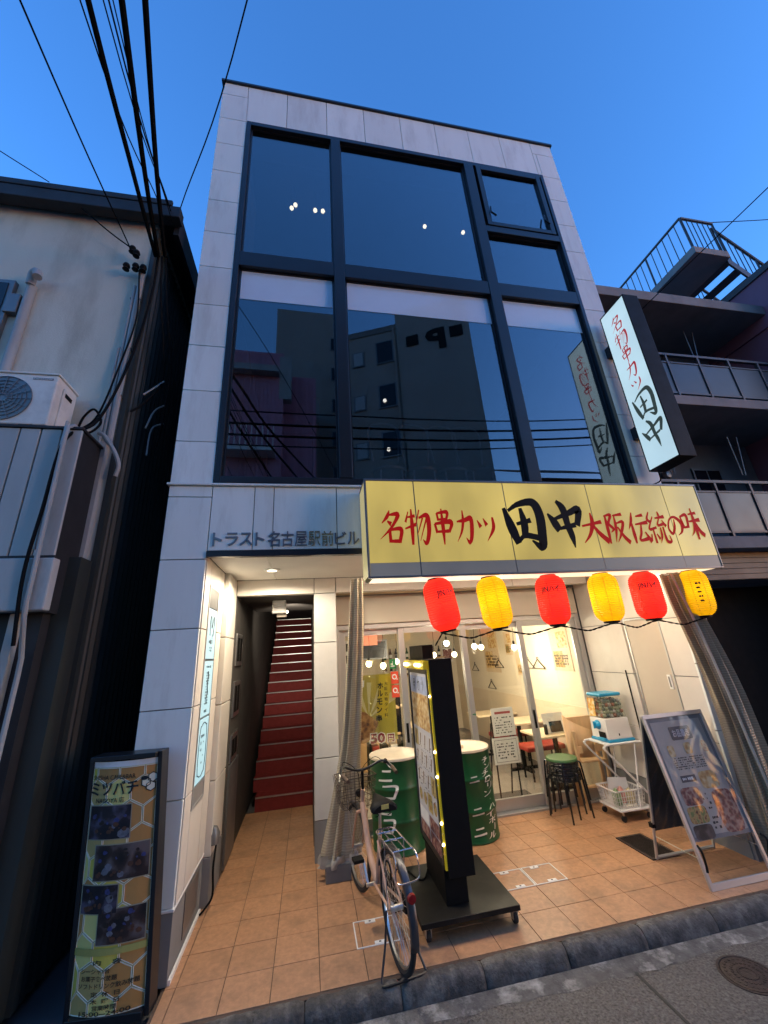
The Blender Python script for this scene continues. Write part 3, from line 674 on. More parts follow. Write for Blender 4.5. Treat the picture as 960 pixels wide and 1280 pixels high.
for k, (z0, z1) in enumerate(((2.04, 2.49), (1.56, 2.02), (1.06, 1.54))):
    p = bx('light_panel', -0.926, -0.917, 3.958, 4.302, z0, z1, panel_g, t)
    pf = plane_fn((-0.9162, 4.13, (z0 + z1) / 2), (0, 1, 0), (0, 0, 1), un=(1, 0, 0))
    if k == 0:
        ears = spline([(-0.06, -0.02), (-0.08, 0.10), (-0.05, 0.16), (-0.02, 0.09), (0, 0.05), (0.02, 0.09), (0.05, 0.16), (0.08, 0.10), (0.06, -0.02)] if 0 else [(-0.06, -0.02, 0), (-0.08, 0.10, 0), (-0.05, 0.16, 0), (-0.02, 0.09, 0), (0, 0.05, 0), (0.02, 0.09, 0), (0.05, 0.16, 0), (0.08, 0.10, 0), (0.06, -0.02, 0)], 5)
        MB().tube([pf(q.x, q.y) for q in ears], 0.004, 5).obj('emblem', 'ink', p)
        scribble('small_print', 0.16, 0.10, lambda u, v: pf(u, v - 0.05), 'ink', p, 2, 5)
        scribble('small_print', 0.12, 0.05, lambda u, v: pf(u, v - 0.14), 'ink', p, 2, 6)
    elif k == 1:
        scribble('small_print', 0.2, 0.03, lambda u, v: pf(u, v + 0.18), 'ink', p, 1, 8, 0.9)
        MB().tube([pf(0.02 * math.sin(q * 2.1) - 0.0, 0.14 - q * 0.045) for q in range(7)], 0.005, 5).obj('emblem', 'ink', p)
        scribble('small_print', 0.12, 0.28, lambda u, v: pf(u, v), 'ink', p, 12, 9, 0.75)
        scribble('small_print', 0.10, 0.03, lambda u, v: pf(u, v - 0.19), 'ink', p, 1, 10, 0.9)
    else:
        m = MB()
        loop = [(-0.13, -0.20), (0.13, -0.20), (0.13, 0.20), (-0.13, 0.20)]
        ol = []
        for i in range(40):
            a = 2 * PI * i / 40; ol.append(pf(0.125 * math.copysign(abs(math.cos(a)) ** 0.5, math.cos(a)), 0.2 * math.copysign(abs(math.sin(a)) ** 0.5, math.sin(a)) + 0.008 * math.sin(9 * a)))
        MB().tube(ol, 0.004, 5, closed=True).obj('ornament', 'ink', p)
        scribble('small_print', 0.14, 0.26, pf, 'ink', p, 5, 11, 0.6, 0.2)
# cable box low on the pier
t = thing('cable_box', 'small rounded grey box with a hanging black cable low on the pier wall', 'cable box', (-0.9, 4.58, 0.45))
MB().lathe((-0.862, 4.62, 0.44), [(0.001, -0.01), (0.055, 0.0), (0.058, 0.08), (0.03, 0.13), (0.001, 0.14)], 16).obj('cover', 'alu_dark', t, smooth=True)
tb('cable', spline([(-0.83, 4.60, 0.45), (-0.835, 4.56, 0.28), (-0.83, 4.58, 0.08), (-0.87, 4.50, 0.03), (-0.90, 4.46, 0.012)], 6), 0.009, 'cable', t)

# ================================================================== SHOP DOORS
Dd = thing('sliding_doors', 'row of four aluminium framed glass sliding doors across the shop front', 'door', (2.1, 5.46, 0))
m = MB().box(0.338, 0.40, 5.42, 5.54, 0, 2.363).box(3.93, 4.0, 5.42, 5.54, 0, 2.74).box(0.40, 3.93, 5.42, 5.54, 2.30, 2.363).box(0.40, 3.93, 5.40, 5.56, -0.02, 0.022)
m.obj('door_frame', 'alu', Dd, bevel=0.004)
for k, (a, b, y) in enumerate(((0.40, 1.285, 5.50), (1.205, 2.185, 5.455), (2.105, 3.065, 5.50), (2.985, 3.93, 5.455))):
    w = 0.078
    m = MB().box(a, a + w, y, y + 0.035, 0.024, 2.296).box(b - w, b, y, y + 0.035, 0.024, 2.296).box(a + w, b - w, y, y + 0.035, 0.024, 0.15).box(a + w, b - w, y, y + 0.035, 2.22, 2.296)
    d = m.obj('door_leaf', 'alu', Dd, bevel=0.004)
    bx('glass_pane', a + w, b - w, y + 0.014, y + 0.020, 0.15, 2.22, 'shop_glass', d)
    if k in (1, 3):
        bx('handle', a + 0.020, a + 0.052, y - 0.006, y + 0.002, 0.90, 1.12, 'black', d, bevel=0.003)
arrow = MB()
af = plane_fn((2.16, 5.4535, 1.14), (1, 0, 0), (0, 0, 1))
for p in ([(-.025, -.006), (.005, -.006), (.005, .006), (-.025, .006)], [(.0, -.02), (.025, 0), (.0, .02), (.008, 0)]): arrow.add([af(*q) for q in p], [tuple(range(4))])
arrow.obj('arrow_sticker', mat('arrow_green', (0.02, 0.2, 0.08), 0.5, var=0), Dd)

# ================================================================== SHOP INTERIOR
room = thing('shop_room', 'cream walled dining room behind the glass doors', 'room', (2.1, 8, 0))
bx('floor', 0.16, 4.16, 5.56, 11.0, -0.05, 0.0, 'shop_floor', room)
bx('ceiling', 0.16, 4.16, 5.56, 11.0, 2.72, 2.98, 'cream2', room)
bx('wall', 3.985, 4.15, 5.60, 11.0, 0, 2.72, 'cream', room)
bx('wall', 0.16, 0.30, 5.56, 11.0, 0, 2.72, 'cream2', room)
bx('wall', 0.30, 3.985, 10.9, 11.0, 0, 2.72, 'cream', room)
bx('dado', 3.972, 3.984, 5.60, 10.9, 0.02, 1.04, 'cream2', room)
bx('ceiling_beam', 0.3, 3.98, 7.9, 8.05, 2.45, 2.72, 'cream2', room)
warm = glow('bulb_glow', (1.0, 0.80, 0.42), 20.0)
bulbs = [(0.972, 1.822, 6.8), (1.211, 1.781, 6.7), (1.44, 1.83, 7.0), (2.346, 2.067, 6.5), (2.094, 1.89, 6.9), (2.467, 1.876, 7.2), (2.852, 1.985, 6.6), (2.975, 1.963, 6.9), (3.60, 1.925, 6.5)]
ordn = ['leftmost', 'second from left', 'third from left', 'fourth from left', 'fifth from left', 'sixth from left', 'left one of a close pair', 'right one of a close pair', 'rightmost']
order = sorted(range(9), key=lambda i: bulbs[i][0] / bulbs[i][2])
for rank, i in enumerate(order):
    x, z, y = bulbs[i]; s = y / 6.8
    x, z = x * s, 2 + (z - 2) * s
    t = thing('pendant_bulb', 'warm bare pendant bulb inside the shop, %s' % ordn[rank], 'bulb', (x, y, z), group='bare bulbs hanging in the shop')
    MB().ball((x, y, z), 0.047, 14).obj('bulb', warm, t, smooth=True)
    MB().lathe((x, y, z + 0.04), [(0.018, 0), (0.02, 0.05), (0.006, 0.07)], 10).obj('socket', 'black', t)
    tb('cord', spline([(x, y, z + 0.1), (x + 0.02, y, z + 0.3), (x, y, 2.72)], 4), 0.004, 'black', t, n=5)
    if rank in (1, 3, 5, 7, 8):
        pl = bpy.data.lights.new('bulb_light', 'POINT'); pl.energy = 37 * EM; pl.color = (1.0, 0.85, 0.64); pl.shadow_soft_size = 0.05
        po = bpy.data.objects.new('bulb_light', pl); COL.objects.link(po); po.location = (x, y, z - 0.07); po.parent = t; po.matrix_parent_inverse = t.matrix_basis.inverted()
# added ceiling lamp, unseen behind the shutter box, to brighten the shop
t = thing('added_ceiling_lamp', 'added unseen tube lamp on the shop ceiling', 'lamp', (2.1, 6.3, 2.7))
bx('housing', 0.9, 3.4, 6.25, 6.35, 2.68, 2.72, 'white_paint', t)
MB().tube([(0.95, 6.3, 2.66), (3.35, 6.3, 2.66)], 0.015, 8).obj('tube', glow('added_tube_glow', (1.0, 0.84, 0.60), 20.0), t)

def mk_table(x0, x1, y0, y1, label):
    t = thing('dining_table', label, 'table', ((x0 + x1) / 2, (y0 + y1) / 2, 0), group='dining tables')
    bx('table_top', x0, x1, y0, y1, 0.70, 0.73, 'table', t, bevel=0.006)
    cx, cy = (x0 + x1) / 2, (y0 + y1) / 2
    tb('leg', [(cx, cy, 0.03), (cx, cy, 0.70)], 0.035, 'black', t, n=10)
    MB().box(cx - 0.25, cx + 0.25, cy - 0.03, cy + 0.03, 0.0, 0.035).box(cx - 0.03, cx + 0.03, cy - 0.25, cy - 0.031, 0.0, 0.035).box(cx - 0.03, cx + 0.03, cy + 0.031, cy + 0.25, 0.0, 0.035).obj('foot', 'black', t)
    return t
mk_table(3.20, 3.96, 5.70, 6.30, 'pale wooden dining table just inside the right sliding door')
mk_table(3.18, 3.96, 6.75, 7.35, 'pale wooden dining table, second one along the cream wall')
mk_table(3.16, 3.96, 7.80, 8.40, 'pale wooden dining table, farthest along the cream wall')
mk_table(1.75, 2.45, 7.40, 8.05, 'pale table in the middle of the shop behind the black stand')
def bench(y0, y1, label):
    t = thing('bench', label, 'bench', (3.6, y0, 0), group='red benches')
    bx('seat_pad', 3.30, 3.95, y0, y1, 0.40, 0.47, 'red_seat', t, bevel=0.02)
    for x in (3.36, 3.88):
        for y in (y0 + 0.06, y1 - 0.06): tb('leg', [(x, y, 0), (x, y, 0.40)], 0.015, 'black', t, n=6)
bench(6.34, 6.72, 'red padded bench between the first and second table'); bench(7.40, 7.77, 'red padded bench between the second and third table')
# folder and tablet on the near table
t = thing('tablet_stand', 'white menu holder with a dark tablet on the near table', 'tablet', (3.55, 5.85, 0.73))
fn = plane_fn((3.55, 5.86, 0.73), (1, 0, 0), (0, 0.25, 0.97))
MB().prism([(-.17, 0), (.17, 0), (.17, .26), (-.17, .26)], fn, -0.004, 0.004).obj('holder', 'white_plastic', t)
MB().prism([(-.09, .01), (.11, .01), (.11, .15), (-.09, .15)], fn, 0.006, 0.014).obj('tablet', 'black_gloss', t, bevel=0.003)
MB().box(3.34, 3.38, 5.80, 5.84, 0.731, 0.86).obj('dispenser', 'black', t, bevel=0.004)
# white notices on a thin black stand
t = thing('notice_stand', 'black wire stand with two white notices behind the sliding door', 'notice stand', (2.65, 5.8, 0))
paper = mat('paper', (0.80, 0.79, 0.75), 0.7, var=0.03)
b_ = bx('notice', 2.53, 2.86, 5.755, 5.765, 0.79, 1.14, paper, t)
pf = plane_fn((2.695, 5.7535, 0.965), (1, 0, 0), (0, 0, 1))
scribble('print', 0.26, 0.22, lambda u, v: pf(u, v - 0.04), 'ink', b_, 7, 3, 0.6, 0.22)
rect(lambda u, v: pf(u, v), -0.12, 0.12, 0.10, 0.13).obj('headline', mat('dull_red', (0.4, 0.08, 0.07), 0.6, var=0), b_)
b_ = bx('notice', 2.48, 2.86, 5.735, 5.745, 0.46, 0.775, paper, t)
pf2 = plane_fn((2.67, 5.7335, 0.617), (1, 0, 0), (0, 0, 1))
MB().tube([pf2(-.16, -.13), pf2(.16, -.13), pf2(.16, .13), pf2(-.16, .13)], 0.003, 4, closed=True).obj('border', 'ink', b_)
scribble('print', 0.26, 0.2, pf2, 'ink', b_, 6, 4, 0.65, 0.25)
for x in (2.52, 2.82): 
    tb('leg', [(x, 5.79, 0.0), (x, 5.77, 1.05)], 0.010, 'black', t, n=6)
    tb('leg', [(x, 6.08, 0.0), (x, 5.80, 0.95)], 0.010, 'black', t, n=6)
tag(bx('door_mat', 2.28, 3.05, 5.62, 6.15, 0.001, 0.012, mat('mat_grey', (0.05, 0.047, 0.045), 0.9, bump=0.4), None), 'dark grey door mat inside the sliding door', 'mat')
# hangers on the right wall
def hanger(y, z, label):
    t = thing('coat_hanger', label, 'coat hanger', (3.96, y, z), group='coat hangers on the cream wall')
    x = 3.955
    tb('hook', [(x, y, z + 0.10)] + [(x, y + 0.018 * math.sin(a), z + 0.118 - 0.018 * math.cos(a)) for a in (0.3, 1.2, 2.1, 3.0, 3.9, 4.6)], 0.006, 'black', t, n=5)
    MB().tube(spline([(x, y - 0.2, z - 0.05), (x, y - 0.05, z + 0.06), (x, y, z + 0.10), (x, y + 0.05, z + 0.06), (x, y + 0.2, z - 0.05)], 4), 0.008, 5).obj('shoulder', 'black', t)
    tb('bar', [(x, y - 0.2, z - 0.05), (x, y + 0.2, z - 0.05)], 0.006, 'black', t, n=5)
    tb('wall_hook', [(3.984, y, z + 0.125), (x, y, z + 0.135)], 0.006, 'steel', t, n=5)
hanger(9.55, 1.48, 'black hanger high on the cream wall, farthest left'); hanger(8.25, 1.58, 'black hanger high on the cream wall, second from left')
hanger(8.75, 1.14, 'black hanger hanging lower than the others'); hanger(7.05, 1.60, 'black hanger seen behind the door stile'); hanger(6.72, 1.60, 'black hanger nearest the right poster')
# posters on the cream wall
def photo_mat(name, cols, scale=18.0, rough=0.5):
    m = bpy.data.materials.new(name); m.use_nodes = True; t = m.node_tree; n = t.nodes; L = t.links; b = n['Principled BSDF']
    b.inputs['Roughness'].default_value = rough
    geo = n.new('ShaderNodeNewGeometry'); vo = n.new('ShaderNodeTexVoronoi'); vo.inputs['Scale'].default_value = scale
    nz = n.new('ShaderNodeTexNoise'); nz.inputs['Scale'].default_value = scale * 0.7; nz.inputs['Detail'].default_value = 6
    L.new(geo.outputs['Position'], vo.inputs['Vector']); L.new(geo.outputs['Position'], nz.inputs['Vector'])
    ad = n.new('ShaderNodeMath'); ad.operation = 'MULTIPLY'; L.new(vo.outputs['Distance'], ad.inputs[0]); ad.inputs[1].default_value = 0.5
    a2 = n.new('ShaderNodeMath'); a2.operation = 'ADD'; L.new(ad.outputs[0], a2.inputs[0]); L.new(nz.outputs[0], a2.inputs[1])
    cr = n.new('ShaderNodeValToRGB'); e = cr.color_ramp.elements
    for i, c in enumerate(cols):
        p = 0.45 + 0.45 * i / (len(cols) - 1)
        if i < 2: e[i].position = p; e[i].color = (*c, 1)
        else: q = e.new(p); q.color = (*c, 1)
    L.new(a2.outputs[0], cr.inputs[0]); L.new(cr.outputs[0], b.inputs['Base Color'])
    return m
food = photo_mat('food_photo', [(0.05, 0.02, 0.01), (0.35, 0.15, 0.04), (0.55, 0.35, 0.12), (0.2, 0.22, 0.05)], 34)
food2 = photo_mat('food_photo_b', [(0.3, 0.1, 0.03), (0.55, 0.32, 0.1), (0.7, 0.55, 0.3)], 24)
food_red = photo_mat('food_photo_c', [(0.06, 0.01, 0.02), (0.22, 0.05, 0.045), (0.42, 0.26, 0.2)], 32)
night = photo_mat('night_photo', [(0.004, 0.003, 0.006), (0.008, 0.005, 0.010), (0.02, 0.012, 0.018), (0.10, 0.08, 0.12)], 11)
night2 = photo_mat('night_photo_b', [(0.004, 0.003, 0.004), (0.012, 0.008, 0.008), (0.04, 0.02, 0.016), (0.14, 0.10, 0.09)], 9)
def wall_poster(y, z, w, h, label, pm, seed):
    t = thing('poster', label, 'poster', (3.98, y, z))
    f = plane_fn((3.978, y, z), (0, -1, 0), (0, 0, 1), un=(-1, 0, 0))
    MB().prism([(-w / 2, -h / 2), (w / 2, -h / 2), (w / 2, h / 2), (-w / 2, h / 2)], f, -0.004, 0.002).obj('sheet', mat('poster_paper%d' % seed, (0.66, 0.52, 0.36), 0.6, var=0.08, scale=6), t)
    g = lambda u, v: f(u, v, 0.004)
    rect(g, -w * .4, w * .1, -h * .42, -h * .05).obj('photo', pm, t); rect(g, -w * .1, w * .42, h * .02, h * .40).obj('photo', food2, t)
    scribble('print', w * .8, h * .25, lambda u, v: g(u, v + h * .2) if 0 else f(u, v - h * .25, 0.006), 'ink_brown', t, 4, seed, .7)
wall_poster(6.02, 1.86, 0.50, 0.66, 'food poster on the cream wall near the right door', food, 21)
wall_poster(8.6, 1.90, 0.75, 0.95, 'tall faded poster high on the cream wall', food2, 22)
wall_poster(7.75, 2.0, 0.30, 0.45, 'small poster beside the pendant bulb', food, 23)
wall_poster(7.35, 1.62, 0.35, 0.42, 'pale poster behind the aluminium door stile', food2, 24)
gold_p = mat('gold_paper', (0.6, 0.3, 0.08), .5, var=.1)
# back of the shop: counter, shelf units and dark monitor
t = thing('counter', 'wooden counter at the back of the shop behind the left door', 'counter', (1.0, 8.2, 0))
bx('front', 0.32, 1.7, 8.0, 8.06, 0, 1.0, 'wood', t); bx('counter_top', 0.30, 1.75, 7.95, 8.6, 1.0, 1.04, 'table', t, bevel=0.005)
t = thing('shelf_unit', 'dark shelf with boxes behind the poster door', 'shelf', (0.9, 7.3, 0))
for z in (0.35, 0.72, 1.1): bx('shelf', 0.95, 1.5, 7.0, 7.35, z, z + 0.03, 'wood', t)
for x in (0.95, 1.47): bx('post', x, x + 0.03, 7.0, 7.35, 0, 1.3, 'black', t)
for k, (x, z, c) in enumerate(((1.0, .38, 'red_seat'), (1.15, .38, 'black'), (1.3, .38, 'white_paint'), (1.02, .75, 'black'), (1.2, .75, 'table'), (1.36, .75, 'black'))):
    tag(bx('carton', x, x + 0.11, 7.03, 7.25, z + 0.001, z + 0.2, c, None, bevel=0.003), ('dull red carton on the shelf', 'black carton on the lower shelf', 'white carton on the lower shelf', 'black carton at the left of the upper shelf', 'tan carton on the upper shelf', 'black carton at the right of the upper shelf')[k] + ' behind the left door', 'carton')
t = thing('menu_banner', 'pale red banner hanging high behind the left door', 'banner', (0.9, 7.4, 2.3))
bx('sheet', 0.75, 1.25, 7.5, 7.505, 2.12, 2.5, mat('banner_red', (0.5, 0.18, 0.12), 0.6), t)
t = thing('wall_screen', 'dark grey screen high on the back wall', 'screen', (1.1, 8.9, 2.0))
bx('case', 0.8, 1.7, 8.9, 8.95, 1.85, 2.25, 'alu_dark', t); bx('screen', 0.83, 1.67, 8.893, 8.899, 1.88, 2.22, 'black_gloss', t)
t = thing('flower_garland', 'red paper flowers hanging behind the black stand', 'garland', (2.25, 7.2, 1.2))
rd = random.Random(5)
for k in range(16):
    MB().lathe((2.14 + rd.uniform(-.05, .06), 7.25 + rd.uniform(-.05, .05), 0.75 + k * 0.048), [(0.01, 0), (0.04, 0.012), (0.05, 0.03), (0.001, 0.02)], 7).obj('flower', 'red_seat' if k % 3 else food_red, t)

t = thing('bottle_shelf', 'wall shelf crowded with bottles at the back of the shop', 'shelf', (2.6, 10.7, 1.4))
for z in (1.35, 1.75): bx('board', 1.9, 3.6, 10.68, 10.89, z, z + .025, 'wood', t)
cols_ = [('brown', (0.10, 0.04, 0.015)), ('green', (0.02, 0.08, 0.03)), ('clear', (0.5, 0.52, 0.5)), ('dark', (0.02, 0.02, 0.02))]
for r_i, z in enumerate((1.376, 1.776)):
    for k in range(11):
        cn, cv = cols_[(k * 3 + r_i) % 4]; x = 1.98 + k * .15
        b_ = thing('bottle', '%s bottle, %s from the left on the %s board of the back shelf' % (cn, ('first', 'second', 'third', 'fourth', 'fifth', 'sixth', 'seventh', 'eighth', 'ninth', 'tenth', 'last')[k], ('lower', 'upper')[r_i]), 'bottle', (x, 10.78, z), group='bottles on the back shelf')
        MB().lathe((x, 10.78, z), [(.035, 0), (.038, .01), (.038, .16), (.015, .22), (.014, .28), (.001, .281)], 12).obj('glass', mat('bottle_%s%d%d' % (cn, r_i, k), cv, .15, var=0), b_, smooth=True)
        MB().lathe((x, 10.78, z), [(.0385, .05), (.0385, .13)], 12, cap=False).obj('paper_label', paper, b_)
for k, (x, z, w, h, lab) in enumerate(((0.75, 1.75, .5, .7, 'large food poster on the back wall left of the shelf'), (1.45, 2.05, .4, .5, 'orange poster on the back wall under the beam'), (3.75, 1.9, .3, .55, 'narrow poster at the right end of the back wall'))):
    p_ = thing('poster', lab, 'poster', (x, 10.89, z)); f = plane_fn((x, 10.892, z), (1, 0, 0), (0, 0, 1))
    MB().prism([(-w / 2, -h / 2), (w / 2, -h / 2), (w / 2, h / 2), (-w / 2, h / 2)], f, -.003, .002).obj('sheet', gold_p if k == 1 else paper, p_)
    rect(lambda u, v: f(u, v, .004), -w * .42, w * .42, -h * .4, h * .1).obj('photo', (food, food2, food_red)[k], p_)
    scribble('print', w * .8, h * .25, lambda u, v: f(u, v + h * .28, .005), 'ink_brown', p_, 3, 60 + k, .8)

# poster and stickers on the left glass
gold = mat('poster_gold', (0.42, 0.34, 0.05), 0.45, var=0.12, scale=4)
t = thing('window_poster', 'golden food poster with a 50 yen price on the left glass door', 'poster', (0.85, 5.53, 0.95))
pf = plane_fn((0.84, 5.528, 1.33), (1, 0, 0), (0, 0, 1)); 
L1 = lambda k: (lambda u, v: pf(u, v, 0.0012 * k))
MB().prism([(-.28, -.39), (.28, -.39), (.28, .39), (-.28, .39)], pf, -0.003, 0).obj('sheet', gold, t)
ray = MB()
for a0, a1 in ((0.5, 0.75), (1.0, 1.2), (1.45, 1.6), (1.85, 2.1)):
    ray.add([L1(1)(-.08, -.12), L1(1)(-.08 + .42 * math.cos(a0), -.12 + .42 * math.sin(a0)), L1(1)(-.08 + .42 * math.cos(a1), -.12 + .42 * math.sin(a1))], [(0, 1, 2)])
ray.obj('rays', mat('poster_cream', (0.62, 0.55, 0.28), 0.5, var=0.05), t)
MB().add([L1(2)(.02, -.10), L1(2)(.16, -.14), L1(2)(.24, .36), L1(2)(.08, .38)], [(0, 1, 2, 3)]).obj('banner_panel', mat('poster_yellow', (0.55, 0.42, 0.03), 0.5, var=0.06), t)
blob = [(-.25 + .17 * math.cos(a) * (1 + .12 * math.sin(5 * a)) + .1, -.2 + .15 * math.sin(a) * (1 + .1 * math.cos(4 * a))) for a in [2 * PI * i / 28 for i in range(28)]]
fried = photo_mat('fried_photo', [(0.10, 0.035, 0.01), (0.30, 0.13, 0.035), (0.48, 0.26, 0.08)], 20)
MB().add([L1(3)(u * 1.12 - .0, v * 1.1) for u, v in blob], [tuple(range(28))]).obj('fried_food', fried, t)
MB().add([L1(4)(-.27, .22), L1(4)(-.13, .25), L1(4)(-.12, .33), L1(4)(-.26, .30)], [(0, 1, 2, 3)]).obj('tag_panel', paper, t)
scribble('tag_print', .10, .05, lambda u, v: L1(5)(u - .195, v + .275 + u * .2), mat('tag_ink', (0.10, 0.14, 0.02), .5, var=0), t, 1, 41, .95)
for i, ch in enumerate('ホルモン串'):
    text('lettering', ch, 0.075, 0.075, (lambda i: lambda u, v: L1(4)(u + .09 + i * -.010, v + .25 - i * 0.095))(i), 'ink', t, 0.03)
for i, ch in enumerate('大阪名物タイ料'):
    text('lettering', ch, 0.045, 0.045, (lambda i: lambda u, v: L1(4)(u + .165 - i * .003, v + .27 - i * 0.062))(i), 'ink_brown', t, 0.01)
halo = mat('price_white', (0.8, 0.77, 0.7), 0.5, var=0); price = mat('price_red', (0.24, 0.012, 0.02), 0.5, var=0)
text('price_halo', '50', 0.215, 0.135, lambda u, v: L1(5)(u + .02, v - .355), halo, t, 0.09); text('price', '50', 0.19, 0.115, lambda u, v: L1(6)(u + .02, v - .355), price, t, 0.04)
text('price_halo', '円', 0.105, 0.105, lambda u, v: L1(5)(u + .19, v - .365), halo, t, 0.09); text('price', '円', 0.085, 0.085, lambda u, v: L1(6)(u + .19, v - .365), price, t, 0.03)
red_st = mat('sticker_red', (0.62, 0.07, 0.03), 0.5, var=0)
for k, z in enumerate((1.665, 1.50)):
    t = thing('payment_sticker', ('upper', 'lower')[k] + ' square red payment sticker on the left glass door', 'sticker', (1.13, 5.49, z))
    f = plane_fn((1.125, 5.492, z), (1, 0, 0), (0, 0, 1))
    MB().prism([(-.052, -.075), (.052, -.075), (.052, .075), (-.052, .075)], f, -.001, 0).obj('sheet', red_st, t)
    MB().lathe((1.12, 5.4905, z + 0.01), [(0.020, 0), (0.033, 0)], 22, axis='Y', cap=False).obj('ring', 'ink_white', t)
    rect(lambda u, v: f(u + .03, v - .02, .002), -.008, .008, -.008, .008).obj('dot', 'ink_white', t)
t = thing('notice_sticker', 'small green sticker at the top of the left glass door', 'sticker', (1.11, 5.49, 1.84))
f = plane_fn((1.11, 5.492, 1.835), (1, 0, 0), (0, 0, 1)); MB().prism([(-.045, -.06), (.045, -.06), (.045, .06), (-.045, .06)], f, -.001, 0).obj('sheet', mat('sticker_green', (0.03, 0.22, 0.07), 0.5, var=0), t)
scribble('print', .06, .08, lambda u, v: f(u, v, .002), 'ink_white', t, 3, 2)
t = thing('wall_menu', 'strip of dark photo menus at the left jamb behind the glass', 'poster', (0.5, 5.56, 1.6))
f = plane_fn((0.53, 5.55, 1.75), (1, 0, 0), (0, 0, 1)); MB().prism([(-.05, -.45), (.05, -.45), (.05, .42), (-.05, .42)], f, -.002, 0).obj('sheet', paper, t)
for k in range(5): rect(lambda u, v: f(u, v + .33 - k * .15, .002), -.04, .04, -.05, .05).obj('photo', night2, t)

# ================================================================== SHOP SIGN
sg = thing('shop_sign', 'long yellow backlit sign box over the shop front', 'sign', (2.42, 3.5, 2.61))
yel = glow('sign_yellow', (0.64, 0.48, 0.115), 0.96, base=(0.20, 0.16, 0.06), var=0.42, scale=2.2, streak=0.75, rough=0.3)
gry = glow('sign_skirt', (0.20, 0.195, 0.18), 0.42, base=(0.18, 0.18, 0.17), var=0.3, scale=3, streak=0.7, rough=0.4)  # skirt has no backlight; a weak glow is put into its colour
xs_ = [0.53, 1.0, 1.945, 2.905, 3.865, 4.315]
for a, b in zip(xs_[:-1], xs_[1:]):
    bx('sign_panel', a + 0.006, b - 0.006, 3.36, 3.372, 2.748, 3.548, yel, sg)
    bx('skirt_panel', a + 0.006, b - 0.006, 3.362, 3.374, 2.628, 2.744, gry, sg)
m = MB().box(0.512, 4.332, 3.356, 3.70, 3.55, 3.572).box(0.512, 4.332, 3.354, 3.385, 2.608, 2.626).box(4.316, 4.332, 3.355, 3.70, 2.627, 3.549).box(0.512, 0.529, 3.355, 3.376, 2.627, 3.549)
m.obj('sign_frame', 'alu_dark', sg, bevel=0.003)
bx('end_panel', 0.514, 0.522, 3.378, 3.69, 2.64, 3.54, glow('sign_end', (0.5, 0.42, 0.18), 0.8, base=(0.2, 0.18, 0.1)), sg)
bx('back_plate', 0.53, 4.315, 3.66, 3.69, 2.62, 3.54, 'alu_dark', sg)
for x in xs_[1:-1]: bx('seam', x - 0.006, x + 0.006, 3.364, 3.40, 2.627, 3.549, 'alu_dark', sg)
bx('underside_lamp', 0.56, 4.28, 3.40, 3.64, 2.612, 2.618, glow('under_glow', (1.0, 0.84, 0.60), 1.0), sg)
sf = plane_fn((0, 3.3585, 0), (1, 0, 0), (0, 0, 1))
red_i = mat('sign_red', (0.26, 0.004, 0.003), 0.6, var=0.08, emit=(0.40, 0.008, 0.006), est=0.6, spec=0.15)
blk_i = mat('sign_ink', (0.006, 0.007, 0.007), 0.6, var=0.05, spec=0.15)
for ch, x, z, w, h in (('名', .752, 3.085, .235, .335), ('物', 1.005, 3.085, .245, .355), ('串', 1.252, 3.085, .215, .36), ('カ', 1.475, 3.085, .19, .335), ('ツ', 1.70, 3.075, .215, .30),
                       ('大', 2.885, 3.06, .29, .33), ('阪', 3.145, 3.055, .26, .33), ('伝', 3.425, 3.06, .255, .345), ('統', 3.66, 3.06, .245, .36), ('の', 3.885, 3.085, .20, .24), ('味', 4.105, 3.10, .255, .36)):
    brush('character', ch, w, h, (lambda x, z: lambda u, v, t=0: sf(x + u, z + v, t))(x, z), red_i, sg, 1.45)
brush('character', '田', .43, .50, lambda u, v, t=0: sf(2.10 + u, 3.105 + v, t), blk_i, sg, 1.25)
brush('character', '中', .39, .50, lambda u, v, t=0: sf(2.565 + u, 3.105 + v, t), blk_i, sg, 1.25)

# projecting vertical sign
vs_ = thing('projecting_sign', 'tall white lit sign with vertical writing projecting from the right pier', 'sign', (4.2, 3.5, 3.85))
vg = glow('vsign_glow', (0.58, 0.80, 0.86), 0.80, base=(0.5, 0.55, 0.55), var=0.14, scale=2.4, rough=0.3)
bx('light_face', 4.07, 4.08, 3.20, 3.60, 3.868, 6.235, vg, vs_)
m = MB().box(4.066, 4.30, 3.185, 3.20, 3.85, 6.255).box(4.066, 4.30, 3.60, 3.615, 3.85, 6.255).box(4.066, 4.30, 3.20, 3.60, 3.85, 3.866).box(4.066, 4.30, 3.20, 3.60, 6.237, 6.255).box(4.285, 4.30, 3.20, 3.60, 3.866, 6.237)
m.obj('casing', 'black', vs_, bevel=0.004)
for z in (4.35, 5.65): bx('bracket', 4.10, 4.24, 3.60, 3.717, z, z + 0.16, 'black_metal', vs_)
vf = plane_fn((4.0685, 3.40, 0), (0, -1, 0), (0, 0, 1), un=(-1, 0, 0))
red_v = mat('vsign_red', (0.50, 0.02, 0.03), 0.45, var=0, emit=(0.50, 0.05, 0.06), est=0.6)
ink_v = mat('vsign_ink', (0.03, 0.045, 0.035), 0.45, var=0, emit=(0.05, 0.07, 0.06), est=0.6)
for ch, z, w, h in (('名', 5.96, .19, .25), ('物', 5.70, .20, .26), ('串', 5.45, .17, .26), ('カ', 5.21, .17, .24), ('ツ', 4.98, .18, .19)):
    brush('character', ch, w, h, (lambda z: lambda u, v, t=0: vf(u, z + v, t))(z), red_v, vs_, 1.05)
brush('character', '田', .31, .40, lambda u, v, t=0: vf(u + .0, 4.665 + v, t), ink_v, vs_, .85); brush('character', '中', .31, .40, lambda u, v, t=0: vf(u, 4.26 + v, t), ink_v, vs_, .85)
